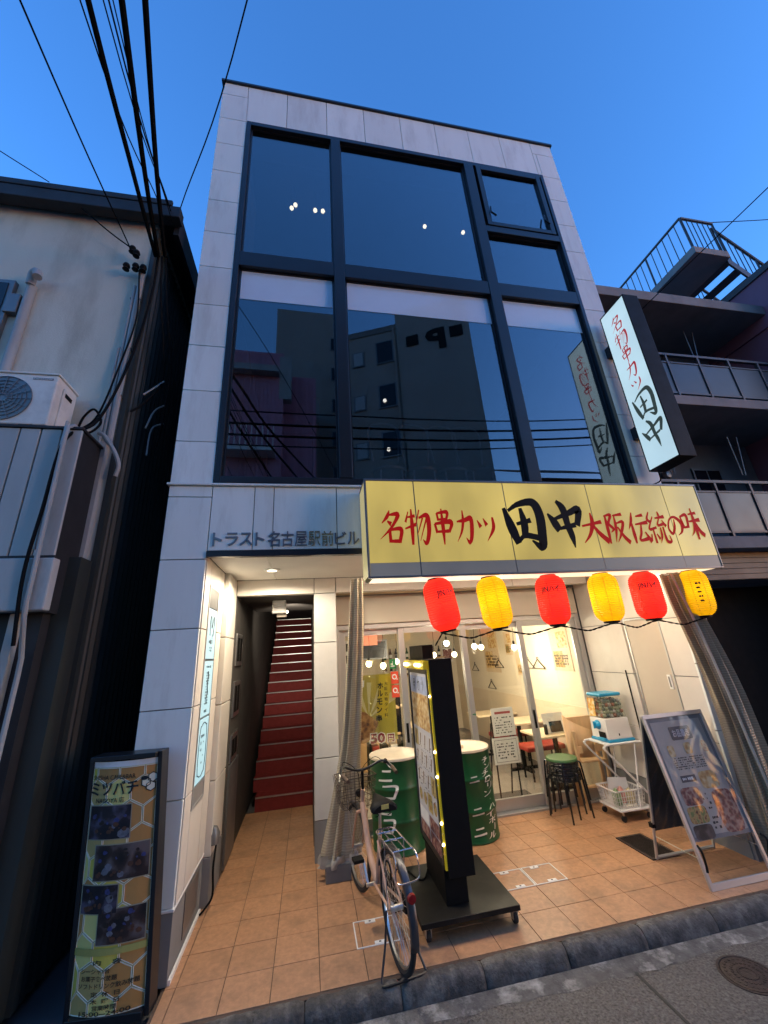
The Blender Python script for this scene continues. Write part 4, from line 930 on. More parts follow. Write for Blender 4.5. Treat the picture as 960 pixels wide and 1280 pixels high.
tb('supply_cable', spline([(4.2, 3.61, 3.87), (4.22, 3.64, 3.75), (4.1, 3.67, 3.70), (4.05, 3.69, 3.66)], 5), 0.008, 'cable', vs_)

# ================================================================== LANTERNS
def paper_shade(name, col, em):
    m = bpy.data.materials.new(name); m.use_nodes = True; tt = m.node_tree; n = tt.nodes; L = tt.links; n.clear()
    o = n.new('ShaderNodeOutputMaterial'); d = n.new('ShaderNodeBsdfDiffuse'); d.inputs[0].default_value = (*col, 1)
    tr = n.new('ShaderNodeBsdfTranslucent'); tr.inputs[0].default_value = (*col, 1)
    e = n.new('ShaderNodeEmission'); e.inputs[0].default_value = (*col, 1); e.inputs[1].default_value = em * EM
    gl = n.new('ShaderNodeBsdfGlossy'); gl.inputs['Roughness'].default_value = .45
    m1 = n.new('ShaderNodeMixShader'); m1.inputs[0].default_value = .55; L.new(d.outputs[0], m1.inputs[1]); L.new(tr.outputs[0], m1.inputs[2])
    m2 = n.new('ShaderNodeMixShader'); m2.inputs[0].default_value = .025; L.new(m1.outputs[0], m2.inputs[1]); L.new(gl.outputs[0], m2.inputs[2])
    ad = n.new('ShaderNodeAddShader'); L.new(m2.outputs[0], ad.inputs[0]); L.new(e.outputs[0], ad.inputs[1]); L.new(ad.outputs[0], o.inputs[0])
    return m
LM = {'red': paper_shade('lantern_red', (0.86, 0.045, 0.025), .30), 'yellow': paper_shade('lantern_yellow', (0.90, 0.55, 0.006), .30)}
LR = {'red': mat('rib_red', (0.16, 0.01, 0.008), 0.5, var=0), 'yellow': mat('rib_yellow', (0.28, 0.15, 0.004), 0.5, var=0)}
lan = [(1.165, 'red', 'leftmost red paper lantern under the sign, over the menu stand'), (1.705, 'yellow', 'leftmost yellow paper lantern under the sign'), (2.340, 'red', 'middle red paper lantern between two yellow ones'),
       (2.935, 'yellow', 'second yellow paper lantern from the left, right of the middle red one'), (3.425, 'red', 'rightmost red paper lantern beside the bundled curtain'), (4.030, 'yellow', 'rightmost yellow paper lantern at the end of the sign')]
for k, (x, c, lab) in enumerate(lan):
    zc, H_, R_ = 2.372, 0.232, 0.140
    t = thing('paper_lantern', lab, 'lantern', (x, 3.5, zc - H_), group='paper lanterns under the sign')
    prof = []
    for i in range(47):
        q = -1 + 2 * i / 46
        r = R_ * (1 - abs(q) ** 6 * 0.48) * (1 + 0.022 * math.cos(i * PI))
        prof.append((r, zc + q * H_))
    MB().lathe((x, 3.5, 0), prof, 40).obj('shade', LM[c], t, smooth=True)
    ll = bpy.data.lights.new('lantern_bulb', 'POINT'); ll.energy = (1.5 if c == 'red' else 1.3) * EM; ll.color = (1.0, .80, .55); ll.shadow_soft_size = .04
    lo = bpy.data.objects.new('lantern_bulb', ll); COL.objects.link(lo); lo.location = (x, 3.5, zc + .02); lo.parent = t; lo.matrix_parent_inverse = t.matrix_basis.inverted()
    for s in range(8):
        a = PI / 8 + s * PI / 4 + k * 0.2
        pts = [(x + (r + 0.001) * math.cos(a), 3.5 + (r + 0.001) * math.sin(a), z) for r, z in prof[1:-1:4]]
        tb('seam', pts, 0.0022, LR[c], t, n=4)
    MB().lathe((x, 3.5, zc), [(0.066, -H_ - 0.018), (0.072, -H_ - 0.016), (0.074, -H_ + 0.004), (0.001, -H_ + 0.003)], 24).obj('bottom_ring', 'black', t)
    MB().lathe((x, 3.5, zc), [(0.074, H_ - 0.004), (0.072, H_ + 0.012), (0.001, H_ + 0.013)], 24).obj('top_ring', 'black', t)
    tb('hanger', [(x, 3.5, zc + H_), (x, 3.5, 2.615)], 0.004, 'black', t, n=5)
    def wrap(u, v, x=x, da=0.0, zc=zc):
        a = -PI / 2 + da + u / R_
        q = min(1, abs(v / H_)); r = R_ * (1 - q ** 6 * 0.48) + 0.010
        return (x + r * math.cos(a), 3.5 + r * math.sin(a), zc + v)
    if c == 'red':
        da = {0: 0.12, 2: -0.60, 4: -0.58}[k]
        text('lettering', 'JINハイ', 0.16, 0.075, lambda u, v: wrap(u, v + .085, da=da), 'ink', t, 0.03)
        scribble('small_print', 0.10, 0.03, lambda u, v: wrap(u, v + .02, da=da), 'ink', t, 2, k, .6, .2)
    elif k == 5:
        scribble('brush_mark', 0.05, 0.22, lambda u, v: wrap(u, v, da=-0.55), 'ink_brown', t, 5, 33, .9, .2)
    # the first two hang a little askew
for o in [o for o in COL.objects if o.name.startswith('paper_lantern')][:2]:
    a = math.radians(-9.0 if o.name == 'paper_lantern' else -5.0)
    P0 = Vector((o.matrix_basis.translation.x, 3.5, 2.61))
    o.matrix_basis = Matrix.Translation(P0) @ Matrix.Rotation(a, 4, 'Y') @ Matrix.Translation(-P0) @ o.matrix_basis
# cord of the lantern string
pts = []
base = [(1.10, 3.49, 2.02), (1.17, 3.48, 2.115)]
for i in range(5):
    a, b = lan[i][0], lan[i + 1][0]
    base += [(a + 0.02, 3.485, 2.118), (a * .7 + b * .3, 3.47, 2.085), ((a + b) / 2, 3.47, 2.065), (a * .3 + b * .7, 3.47, 2.085)]
base += [(4.03, 3.485, 2.118), (4.12, 3.49, 2.13)]
t = thing('lantern_cord', 'twisted black cord strung under the row of lanterns', 'cord', (2.5, 3.47, 2.1))
m = MB(); P = spline(base, 6)
for ph in (0, PI): m.tube([(p.x, p.y + 0.0045 * math.cos(i * 1.1 + ph), p.z + 0.0045 * math.sin(i * 1.1 + ph)) for i, p in enumerate(P)], 0.0045, 5)
m.obj('strands', 'cable', t, smooth=True)

# ================================================================== BUNDLED CURTAINS
def vinyl(name, col):
    m = mat(name, col, 0.3, var=0.25, scale=5, streak=0.6, alpha=0.9)
    t = m.node_tree; n = t.nodes; L = t.links; b = n['Principled BSDF']
    geo = n.new('ShaderNodeNewGeometry'); sp = n.new('ShaderNodeSeparateXYZ'); L.new(geo.outputs['Position'], sp.inputs[0])
    w = n.new('ShaderNodeMath'); w.operation = 'MULTIPLY'; L.new(sp.outputs[2], w.inputs[0]); w.inputs[1].default_value = 2 * PI / 0.022
    s = n.new('ShaderNodeMath'); s.operation = 'SINE'; L.new(w.outputs[0], s.inputs[0])
    mr = n.new('ShaderNodeMapRange'); mr.inputs[1].default_value = 0.3; mr.inputs[2].default_value = 0.9; mr.inputs[3].default_value = 0.80; mr.inputs[4].default_value = 1.0
    L.new(s.outputs[0], mr.inputs[0]); L.new(mr.outputs[0], b.inputs['Alpha'])
    bp = n.new('ShaderNodeBump'); bp.inputs['Strength'].default_value = 0.35; bp.inputs['Distance'].default_value = 0.004
    L.new(s.outputs[0], bp.inputs['Height']); L.new(bp.outputs[0], b.inputs['Normal'])
    return m
MT['vinyl'] = vinyl('vinyl', (0.50, 0.43, 0.30)); MT['vinyl_brown'] = vinyl('vinyl_brown', (0.30, 0.235, 0.15))
MT['vinyl_hem'] = mat('vinyl_hem', (0.42, 0.39, 0.33), 0.4, var=0.15, scale=12)
def bundle(name, path, wid, dep, folds, par, seed, m='vinyl', nseg=8):
    P = spline(path, nseg); N = len(P); nk = 84; vs = []; fs = []
    rd = random.Random(seed); ph = [rd.uniform(0, 6.28) for _ in range(5)]
    def lerp(arr, t):
        q = t * (len(arr) - 1); i = min(int(q), len(arr) - 2); return arr[i] + (arr[i + 1] - arr[i]) * (q - i)
    for i, p in enumerate(P):
        t = i / (N - 1); w, d = lerp(wid, t), lerp(dep, t)
        for k in range(nk):
            a = 2 * PI * k / nk
            f = 1 + 0.20 * math.sin(folds * a + ph[0] + 1.2 * t) + 0.12 * math.sin((folds * 1 + 4) * a + ph[1] - 2.0 * t) + 0.05 * math.sin(3 * a + ph[2] + 5 * t)
            vs.append((p.x + w * f * math.cos(a), p.y + d * f * math.sin(a), p.z))
    for i in range(N - 1):
        for k in range(nk): fs.append((i * nk + k, i * nk + (k + 1) % nk, (i + 1) * nk + (k + 1) % nk, (i + 1) * nk + k))
    return MB().add(vs, fs).obj(name, m, par, smooth=True)
t = thing('gathered_curtain', 'gathered clear mesh curtain hanging beside the stair column', 'curtain', (0.3, 4.7, 0))
bundle('sheet', [(0.50, 4.10, 2.74), (0.49, 4.28, 2.2), (0.465, 4.5, 1.55), (0.43, 4.62, 1.1), (0.36, 4.68, 0.6), (0.30, 4.70, 0.17)], [0.055, 0.07, 0.08, 0.085, 0.12, 0.165], [0.05, 0.06, 0.06, 0.06, 0.075, 0.09], 7, t, 1)
bundle('hem', [(0.302, 4.70, 0.20), (0.295, 4.70, 0.15), (0.29, 4.70, 0.105)], [0.172, 0.178, 0.18], [0.096, 0.1, 0.1], 7, t, 1, 'vinyl_hem', 3)
tag(bx('weight_block', 0.16, 0.40, 4.60, 4.86, 0.001, 0.135, mat('block_grey', (0.17, 0.165, 0.155), 0.8, bump=0.3), None, bevel=0.006), 'grey concrete block under the left curtain', 'block')
t = thing('gathered_curtain', 'gathered clear mesh curtain hanging in front of the right pier', 'curtain', (4.08, 3.56, 0))
bundle('sheet', [(3.87, 3.58, 2.60), (3.91, 3.575, 2.3), (3.985, 3.57, 1.95), (4.06, 3.565, 1.55), (4.10, 3.56, 1.15), (4.12, 3.56, 0.6), (4.14, 3.56, 0.06)], [0.10, 0.115, 0.12, 0.13, 0.14, 0.155, 0.17], [0.07, 0.075, 0.08, 0.085, 0.09, 0.1, 0.1], 8, t, 4, 'vinyl_brown')
tb('edge_tape', spline([(3.80, 3.50, 2.58), (3.90, 3.48, 2.0), (3.99, 3.47, 1.4), (4.04, 3.46, 0.9), (4.10, 3.45, 0.45), (4.2, 3.44, 0.06)], 5), 0.012, 'vinyl_hem', t)
tag(bx('weight_block', 4.02, 4.28, 3.42, 3.62, 0.001, 0.055, mat('block_dark', (0.10, 0.095, 0.09), 0.85, bump=0.3), None, bevel=0.006), 'dark block on the floor at the foot of the right curtain', 'block')

# ================================================================== DRUMS
def drum(cx, cy, label, chars, a0, seed, second=None):
    t = thing('oil_drum', label, 'drum', (cx, cy, 0), group='green oil drum tables')
    R_ = 0.288
    prof = [(R_ - .012, 0.0), (R_ + .004, 0.004), (R_ + .006, 0.016), (R_, 0.024)]
    for zc in (0.29, 0.585):
        prof += [(R_, zc - .03), (R_ + .006, zc - .014), (R_ + .011, zc), (R_ + .006, zc + .014), (R_, zc + .03)]
    prof += [(R_, 0.845), (R_ + .003, 0.850)]
    MB().lathe((cx, cy, 0.001), prof, 56).obj('body', 'green_paint', t, smooth=True)
    MB().lathe((cx, cy, 0.0), [(R_ + .003, 0.851), (R_ + .008, 0.856), (R_ + .008, 0.876), (R_ - .002, 0.880), (R_ - .008, 0.872), (R_ - .02, 0.868), (0.001, 0.868)], 56).obj('lid', 'drum_top', t, smooth=True)
    def w(u, v, da):
        a = a0 + da + u / R_
        r = R_ + 0.004
        for zc in (0.29, 0.585): r = max(r, R_ + .0125 - abs(v - zc) * .35) if abs(v - zc) < .03 else r
        return (cx + r * math.cos(a), cy + r * math.sin(a), v)
    n = len(chars); top = 0.80; hh = 0.76 / n
    for i, ch in enumerate(chars):
        z = top - hh * (i + .5); sw = (0.115 if len(chars) > 6 else 0.17) if ch not in '・' else 0.03
        wob = 0.10 * math.sin(i * 2.1)
        brush('lettering', ch if ch in BRUSH else 'コ', sw * (1.0 + .15 * math.sin(i * 1.7)), hh * .95, lambda u, v, tt=0: w(u + v * .25, z + v, wob + tt * 0.01), 'ink_white', t, 1.25)
    if second:
        for i, (ch, z, s) in enumerate(second):
            brush('lettering', 'ニ', s, s * .6, lambda u, v, tt=0: w(u, z + v + u * .1, -0.62), 'ink_white', t, 1.6)
    return t
drum(0.985, 5.135, 'green oil drum table with white brush writing behind the bicycle', 'ニコニコニ', -2.15, 1)
drum(1.83, 5.11, 'green oil drum table with vertical white writing right of the menu stand', 'チンチロリン・ハイボール', -1.02, 2, [('ニ', .60, .12), ('ニ', .30, .14), ('二', .12, .15)])
tag(MB().box(1.68, 1.80, 5.02, 5.12, 0.869, 0.90).obj('napkin_box', 'table', None, bevel=0.004), 'small wooden box on the right drum', 'box')

# ================================================================== BLACK MENU STAND ON A TROLLEY
t = thing('menu_stand', 'tall black menu stand with yellow bulb strip on a wheeled base', 'menu stand', (1.15, 3.95, 0))
cart = bx('trolley_base', 0.80, 1.575, 3.545, 4.36, 0.100, 0.135, mat('cart_black', (0.007, 0.007, 0.0065), 0.5, var=0.5, scale=5, dirt=(0.035, 0.028, 0.02), dirt_amt=0.6, dscale=4, spec=0.3), t, bevel=0.004)
for x, y in ((0.86, 3.60), (1.545, 3.60), (0.86, 4.30), (1.52, 4.30)):
    c = MB().box(x - .028, x + .028, y - .024, y + .024, 0.084, 0.099).box(x - .022, x - .017, y - .012, y + .03, 0.03, 0.084).box(x + .017, x + .022, y - .012, y + .03, 0.03, 0.084).obj('caster', 'steel', t)
    MB().lathe((x, y + .012, 0.040), [(0.012, -.015), (0.038, -.014), (0.040, -.006), (0.040, .006), (0.038, .014), (0.012, .015)], 22, axis='X').obj('wheel', 'rubber', c, smooth=True)
bx('post', 1.045, 1.225, 3.69, 4.24, 0.135, 0.36, 'black', t, bevel=0.003)
bx('cabinet', 1.072, 1.292, 3.66, 4.42, 0.305, 1.905, 'black', t, bevel=0.004)
bx('header_box', 1.09, 1.20, 3.90, 4.42, 1.906, 2.035, 'black', t, bevel=0.003)
# picture frame on the face that looks left
m = MB().box(1.052, 1.071, 3.70, 3.735, .36, 1.82).box(1.052, 1.071, 4.375, 4.41, .36, 1.82).box(1.052, 1.071, 3.735, 4.375, .36, .40).box(1.052, 1.071, 3.735, 4.375, 1.78, 1.82)
m.obj('poster_frame', 'black_metal', t)
paper_b = mat('menu_paper', (0.60, 0.58, 0.60), 0.35, var=0.05)
bx('poster', 1.062, 1.070, 3.736, 4.374, .401, 1.779, paper_b, t)
mf = plane_fn((1.0605, 4.055, 1.09), (0, -1, 0), (0, 0, 1), un=(-1, 0, 0))
M1 = lambda k: (lambda u, v: mf(u, v, 0.001 * k))
rect(M1(1), -.30, .30, .20, .50).obj('photo', food2, t); rect(M1(1), -.30, .30, .51, .66).obj('heading', mat('menu_blue', (0.42, 0.47, 0.62), 0.4, var=0.2, scale=14), t)
for i, ch in enumerate('串カツ'):
    brush('lettering', ch if ch in BRUSH else '田', .10, .11, (lambda i: lambda u, v, tt=0: mf(u + .0 + (-.15 + .15 * i), v + .585, .002 + tt))(i), 'ink', t, .9)
stick = mat('skewer', (0.20, 0.10, 0.04), 0.5, var=0.3, scale=40)
for r in range(4):
    for c in range(4):
        u0, v0 = -.225 + c * .15, .10 - r * .16
        rect(M1(1), u0 - .066, u0 + .066, v0 - .07, v0 + .07).obj('menu_cell', mat('cell%d%d' % (r, c), (0.66, 0.63, 0.60) if (r + c) % 5 else (0.5, 0.36, 0.12), 0.4, var=.08), t)
        if r < 3: MB().add([M1(2)(u0 - .03, v0 - .05), M1(2)(u0 - .012, v0 - .055), M1(2)(u0 + .03, v0 + .05), M1(2)(u0 + .0, v0 + .058)], [(0, 1, 2, 3)]).obj('skewer_picture', stick, t)
        else: MB().add([M1(2)(u0 + .05 * math.cos(a), v0 + .05 * math.sin(a)) for a in [i * PI / 7 for i in range(14)]], [tuple(range(14))]).obj('dish_picture', food, t)
for v0 in (-.53, -.64): rect(M1(1), -.30, -.02, v0 - .05, v0 + .05).obj('menu_cell', food_red if v0 < -.6 else paper, t); rect(M1(1), .01, .30, v0 - .05, v0 + .05).obj('menu_cell', food_red, t)
scribble('small_print', .56, .46, lambda u, v: mf(u, v - .14, .003), 'ink', t, 14, 77, .25, .12)
# yellow tape with bulbs along the near edge and across the top
ytape = glow('led_tape', (0.55, 0.40, 0.012), 0.16, base=(0.55, 0.42, 0.02), rough=0.25)
bx('bulb_tape', 1.056, 1.0715, 3.664, 3.690, .36, 1.86, ytape, t); bx('bulb_tape', 1.020, 1.0715, 3.664, 4.43, 1.822, 1.895, ytape, t)
led = glow('led_bulb', (1.0, 0.86, 0.45), 14.0)
for z in (0.47, 0.53, 0.60, 0.67, 0.93, 0.99, 1.17, 1.22, 1.48, 1.60, 1.70):
    on = z in (0.53, 0.67, 0.99, 1.17, 1.60)
    MB().ball((1.052, 3.658, z), 0.011 if on else 0.007, 8).obj('bulb', led if on else 'clear', t)
for y in (4.36, 4.31, 4.26, 3.92, 3.86, 3.80): MB().ball((1.014, y, 1.858), 0.016, 8).obj('bulb', led, t)
tb('power_cable', spline([(1.05, 4.22, .16), (0.98, 4.1, .14), (0.92, 4.12, .142), (0.88, 4.25, .142), (0.80, 4.38, .12), (0.76, 4.45, .012)], 6), 0.006, 'cable', t)

# ================================================================== BICYCLE (local frame: +x forward)
rear, front = Vector((0.602, 3.417, 0)), Vector((0.452, 4.43, 0))
rz = math.atan2((front - rear).y, (front - rear).x)
bk = thing('bicycle', 'city bicycle with pink beige frame, wire basket and rear rack parked on its stand', 'bicycle', rear, rz)
WB, WR = 1.03, 0.322
def wheel(cx, yaw, name):
    c, s = math.cos(yaw), math.sin(yaw)
    def q(a, r, off=0.0):
        lx, lz = r * math.cos(a), r * math.sin(a)
        return (cx + lx * c - off * s, lx * s + off * c, WR + lz)
    tyre = MB().tube([q(2 * PI * i / 48, WR - .019) for i in range(48)], 0.019, 8, closed=True).obj('wheel', 'rubber', bk, smooth=True, local=True)
    MB().tube([q(2 * PI * i / 48, WR - .042) for i in range(48)], 0.0095, 6, closed=True).obj('rim', 'steel', tyre, smooth=True)
    sp = MB()
    for i in range(32):
        a = 2 * PI * i / 32; sgn = 1 if i % 2 else -1
        sp.tube([q(a + sgn * 0.9, .022, .028 * (1 if i % 4 < 2 else -1)), q(a, WR - .045)], 0.0013, 3)
    sp.obj('spokes', 'steel', tyre)
    MB().tube([q(0, 0, -.045), q(0, 0, .045)], 0.020, 10).obj('hub', 'steel', tyre, smooth=True)
    return q
qr = wheel(0.0, 0, 'rear')
yaw = 0.07
qf = wheel(WB, yaw, 'front')
# mudguards
def guard(q, a0, a1, m, nm):
    mb = MB(); N = 26; prof = [(-.030, -.012), (-.022, .004), (0, .010), (.022, .004), (.030, -.012)]
    vs = [q(a0 + (a1 - a0) * i / N, WR + .014 + dz, o) for i in range(N + 1) for o, dz in prof]
    fs = [(i * 5 + j, i * 5 + j + 1, i * 5 + j + 6, i * 5 + j + 5) for i in range(N) for j in range(4)]
    o = mb.add(vs, fs).obj(nm, m, bk, smooth=True, local=True)
    sd = o.modifiers.new('thick', 'SOLIDIFY'); sd.thickness = 0.0015
    return o
guard(qr, 0.35, 3.35, 'guard', 'rear_mudguard'); guard(qf, 0.45, 2.75, 'guard', 'front_mudguard')
def ft(name, pts, r, m, n=10, sm=True): return MB().tube(pts, r, n).obj(name, m, bk, smooth=True, local=True)
BBx, BBz = 0.44, 0.285
ft('main_tube', spline([(0.80, 0, 0.72), (0.74, 0, 0.60), (0.62, 0, 0.40), (BBx, 0, BBz)], 6), 0.026, 'pink_frame')
ft('seat_tube', [(BBx, 0, BBz), (0.30, 0, 0.66)], 0.016, 'pink_frame')
for s in (-.05, .05):
    ft('chain_stay', [(BBx, s * .5, BBz), (0.12, s, WR), (0.0, s, WR)], 0.009, 'pink_frame', 8); ft('seat_stay', [(0.315, s * .4, 0.60), (0.0, s, WR)], 0.008, 'pink_frame', 8)
HX = 0.80
ft('head_tube', [(HX - .025, 0, 0.83), (HX + .02, 0, 0.66)], 0.019, 'pink_frame')
cy_, sy_ = math.cos(yaw), math.sin(yaw)
fk = lambda dx, o, z: (HX + .02 + dx * cy_ - o * sy_, dx * sy_ + o * cy_, z)
for s in (-.048, .048):
    ft('fork_blade', spline([(HX + .02 - s * sy_, s * cy_, 0.655), fk(.10, s, 0.50), (WB - s * sy_, s * cy_, WR)], 5), 0.010, 'pink_frame', 8)
    ft('basket_stay', [qf(0, 0, s * 1.1), fk(.10, s * 2.2, .72)], 0.0035, 'steel', 6)
ft('fork_crown', [fk(0, -.05, .65), fk(0, .05, .65)], 0.014, 'pink_frame', 8)
ft('stem', [(HX - .025, 0, 0.83), (HX - .035, 0, 0.975)], 0.012, 'black', 10)
hb = lambda dx, o, z: (HX - .035 + dx * cy_ - o * sy_, dx * sy_ + o * cy_, z)
ft('handlebar', spline([hb(-.26, -.225, 0.985), hb(-.13, -.24, 1.005), hb(-.02, -.19, 1.035), hb(.03, -.07, .985), hb(.035, 0, .975), hb(.03, .07, .985), hb(-.02, .19, 1.035), hb(-.13, .24, 1.005), hb(-.26, .225, .985)], 6), 0.011, 'black_metal')
for s in (-1, 1):
    ft('grip', [hb(-.15, .238 * s, 1.003), hb(-.27, .224 * s, .984)], 0.016, 'grip', 10)
    ft('brake_lever', spline([hb(-.06, .215 * s, 1.02), hb(-.08, .24 * s, .985), hb(-.16, .27 * s, .965)], 4), 0.005, 'steel', 6)
    ft('brake_cable', spline([hb(-.06, .21 * s, 1.02), hb(.08, .15 * s, 1.05), hb(.09, .02 * s, .95), (HX + .02, .01 * s, .75)], 6), 0.003, 'cable', 5)
MB().ball(hb(-.08, -.20, 1.04), .022, 10).obj('bell', 'black_gloss', bk, smooth=True, local=True)
# basket
bs = MB(); nb_r = 6
def bq(u, v, z):  # u -1..1 across, v 0..1 depth forward
    k = 0.80 + 0.20 * z
    o = 0.185 * u * k; dx = 0.075 + (0.26 * v) * (0.85 + .15 * z) + .0
    p = fk(dx, o, 0.655 + 0.235 * z); return p
def ringp(z): return [bq(*c, z) for c in ((-1, 0.05), (-1, .5), (-.9, .95), (-.5, 1), (0, 1), (.5, 1), (.9, .95), (1, .5), (1, 0.05), (.5, 0), (0, 0), (-.5, 0))]
for z in (0, .2, .4, .6, .8): bs.tube(ringp(z), 0.0028, 4, closed=True)
for c in [(-1, v) for v in (.1, .3, .5, .7, .9)] + [(1, v) for v in (.1, .3, .5, .7, .9)] + [(u, 1) for u in (-.75, -.5, -.25, 0, .25, .5, .75)] + [(u, 0) for u in (-.75, -.5, -.25, 0, .25, .5, .75)]:
    bs.tube([bq(*c, 0), bq(*c, 1)], 0.0028, 4)
for u in (-.7, -.35, 0, .35, .7): bs.tube([bq(u, 0, 0), bq(u, 1, 0)], 0.0028, 4)
b_ = bs.obj('basket', 'rust_wire', bk, local=True)
MB().tube(ringp(1), 0.005, 6, closed=True).obj('basket_rim', 'rust_wire', b_, smooth=True)
MB().lathe(fk(.06, 0, .77), [(0.001, -.02), (.03, -.02), (.034, .02), (.001, .03)], 14, axis='X').obj('headlight', 'black_gloss', bk, smooth=True, local=True)
# saddle
sv = []; sf_ = []
prof = [(-.135, .095, 0), (-.12, .108, .012), (-.06, .10, .02), (.0, .065, .022), (.06, .035, .02), (.12, .022, .012), (.135, .012, 0)]
for x, w, h in prof:
    for k in range(9):
        a = PI * k / 8; sv.append((0.275 + x, w * math.cos(a), 0.855 + h + .030 * math.sin(a) ** .7 - .02 * (abs(math.cos(a)) ** 2)))
for i in range(6):
    for k in range(8): sf_.append((i * 9 + k, i * 9 + k + 1, (i + 1) * 9 + k + 1, (i + 1) * 9 + k))
for i in range(6): sf_.append((i * 9, (i + 1) * 9, (i + 1) * 9 + 8, i * 9 + 8))
sf_.append(tuple(range(9))); sf_.append(tuple(54 + k for k in range(9))[::-1])
sd_ = MB().add(sv, sf_).obj('saddle', 'black', bk, smooth=True, local=True)
MB().box(0.135, 0.139, -.03, .03, .855, .885).obj('saddle_reflector', mat('badge', (0.5, 0.42, 0.12), 0.3), sd_)
ft('seat_post', [(0.30, 0, 0.66), (0.275, 0, 0.845)], 0.0125, 'steel')
for s in (-.05, .05): ft('saddle_spring', [(0.20 + .0 * s, s, .775 + .002 * math.sin(i)) if 0 else (0.19 + .012 * math.cos(i * 1.2), s + .012 * math.sin(i * 1.2), .795 + .0038 * i) for i in range(16)], 0.0035, 'black', 5)
# rear rack
rk = MB(); zr = 0.715
rk.tube([(-.235, -.075, zr), (.16, -.075, zr), (.19, -.05, zr), (.19, .05, zr), (.16, .075, zr), (-.235, .075, zr)], .0055, 7)
for y in (-.025, .025): rk.tube([(-.20, y, zr), (.19, y, zr)], .0045, 6)
for x in (-.20, -.02, .12): rk.tube([(x, -.075, zr), (x, .075, zr)], .0045, 6)
rk.tube(spline([(-.235, -.075, zr), (-.27, -.078, zr - .03), (-.275, -.08, zr - .13), (-.27, 0, zr - .15), (-.275, .08, zr - .13), (-.27, .078, zr - .03), (-.235, .075, zr)], 5), .005, 7)
for s in (-.075, .075): rk.tube([(0.0, s * .85, WR), (-.03, s, zr)], .0045, 6)
rk.obj('rear_rack', mat('chrome', (0.7, 0.62, 0.58), .22, metal=0.9, var=.1), bk, smooth=True, local=True)
# reflector, chain case, cranks, pedals, stand
p = qr(2.62, WR + .045)
MB().lathe((p[0] - .0, 0, p[2]), [(0.001, -.016), (.026, -.012), (.030, .006), (.001, .012)], 16, axis='X').obj('rear_reflector', 'reflector', bk, smooth=True, local=True)
MB().prism([(-.03, WR - .04), (BBx, BBz - .095), (BBx + .09, BBz - .03), (BBx + .08, BBz + .06), (BBx, BBz + .095), (-.03, WR + .045)], lambda u, v, tt: (u, tt, v), -.072, -.055).obj('chain_case', 'black', bk, bevel=0.008, local=True)
for s, a in ((-1, -2.2), (1, 0.95)):
    e = (BBx + .165 * math.cos(a), s * .085, BBz + .165 * math.sin(a))
    c_ = ft('crank', [(BBx, s * .075, BBz), e], .010, 'steel', 8)
    MB().box(e[0] - .045, e[0] + .045, min(e[1], e[1] + s * .085), max(e[1], e[1] + s * .085), e[2] - .012, e[2] + .012).obj('pedal', 'black', bk, bevel=.004, local=True)
ft('axle', [(BBx, -.09, BBz), (BBx, .09, BBz)], .014, 'steel', 8)
ft('stand', spline([(0.0, -.075, WR), (-.02, -.10, .16), (-.07, -.15, .012), (-.11, -.14, .010), (-.12, 0, .012), (-.11, .14, .010), (-.07, .15, .012), (-.02, .10, .16), (0, .075, WR)], 5), .0075, 'black_metal', 8)
ft('lock_ring', [(-.0 + .06 * math.cos(a), .045 + .0, .54 + .05 * math.sin(a)) for a in [i * .6 for i in range(9)]], .006, 'black', 6)

# ================================================================== STOOLS
NS = 5
for k in range(NS):
    dz = 0.047 * k; cx, cy = 3.10, 5.13
    t = thing('stool', ('bottom stool', 'second stool from the bottom', 'middle stool', 'second stool from the top', 'green topped top stool')[k] + ' of the black stack beside the sliding door', 'stool', (cx, cy, dz), 0.25 + k * 0.37, group='stacked black stools')
    R_ = 0.178
    MB().lathe((0, 0, 0), [(R_, .405), (R_ + .006, .412), (R_ + .006, .428), (R_, .436), (.001, .438)], 32).obj('seat', 'green_seat' if k == NS - 1 else 'black_gloss', t, smooth=True, local=True)
    MB().tube([(R_ * math.cos(a) + .0, R_ * math.sin(a), .400) for a in [2 * PI * i / 28 for i in range(28)]], .009, 6, closed=True).obj('seat_ring', 'black_gloss', t, smooth=True, local=True)
    for q in range(4):
        a = PI / 4 + q * PI / 2
        c, s = math.cos(a), math.sin(a)
        MB().tube(spline([(.12 * c, .12 * s, .398), (.195 * c, .195 * s, .39), (.212 * c, .212 * s, .33), (.240 * c, .240 * s, .0)], 5), .0105, 7).obj('leg', 'black_gloss', t, smooth=True, local=True)

# ================================================================== CAPSULE MACHINE ON A WHITE RACK
rx0, rx1, ry0, ry1 = 3.46, 3.96, 4.76, 5.12
t = thing('wire_rack', 'white tubular two tier rack on casters holding the capsule machine', 'rack', (3.7, 5.0, 0))
for y in (ry0, ry1):
    MB().tube(spline([(rx1, y, .775), (rx0 + .06, y, .775), (rx0 + .01, y, .755), (rx0 + .03, y, .70), (rx1 - .05, y, .24), (rx1 - .01, y, .16), (rx1 - .05, y, .115), (rx0 + .04, y, .115)], 6), .0125, 8).obj('side_tube', 'white_paint', t, smooth=True)
    tb('strut', [(rx1 - .08, y, .77), (rx1 - .16, y, .37)], .008, 'white_paint', t); tb('strut', [(rx0 + .33, y, .38), (rx0 + .30, y, .12)], .008, 'white_paint', t)
bx('top_tray', rx0 + .05, rx1, ry0 + .005, ry1 - .005, .768, .784, 'white_paint', t, bevel=.003)
bx('bottom_tray', rx0 + .03, rx1 - .04, ry0 + .005, ry1 - .005, .105, .122, 'white_paint', t, bevel=.003)
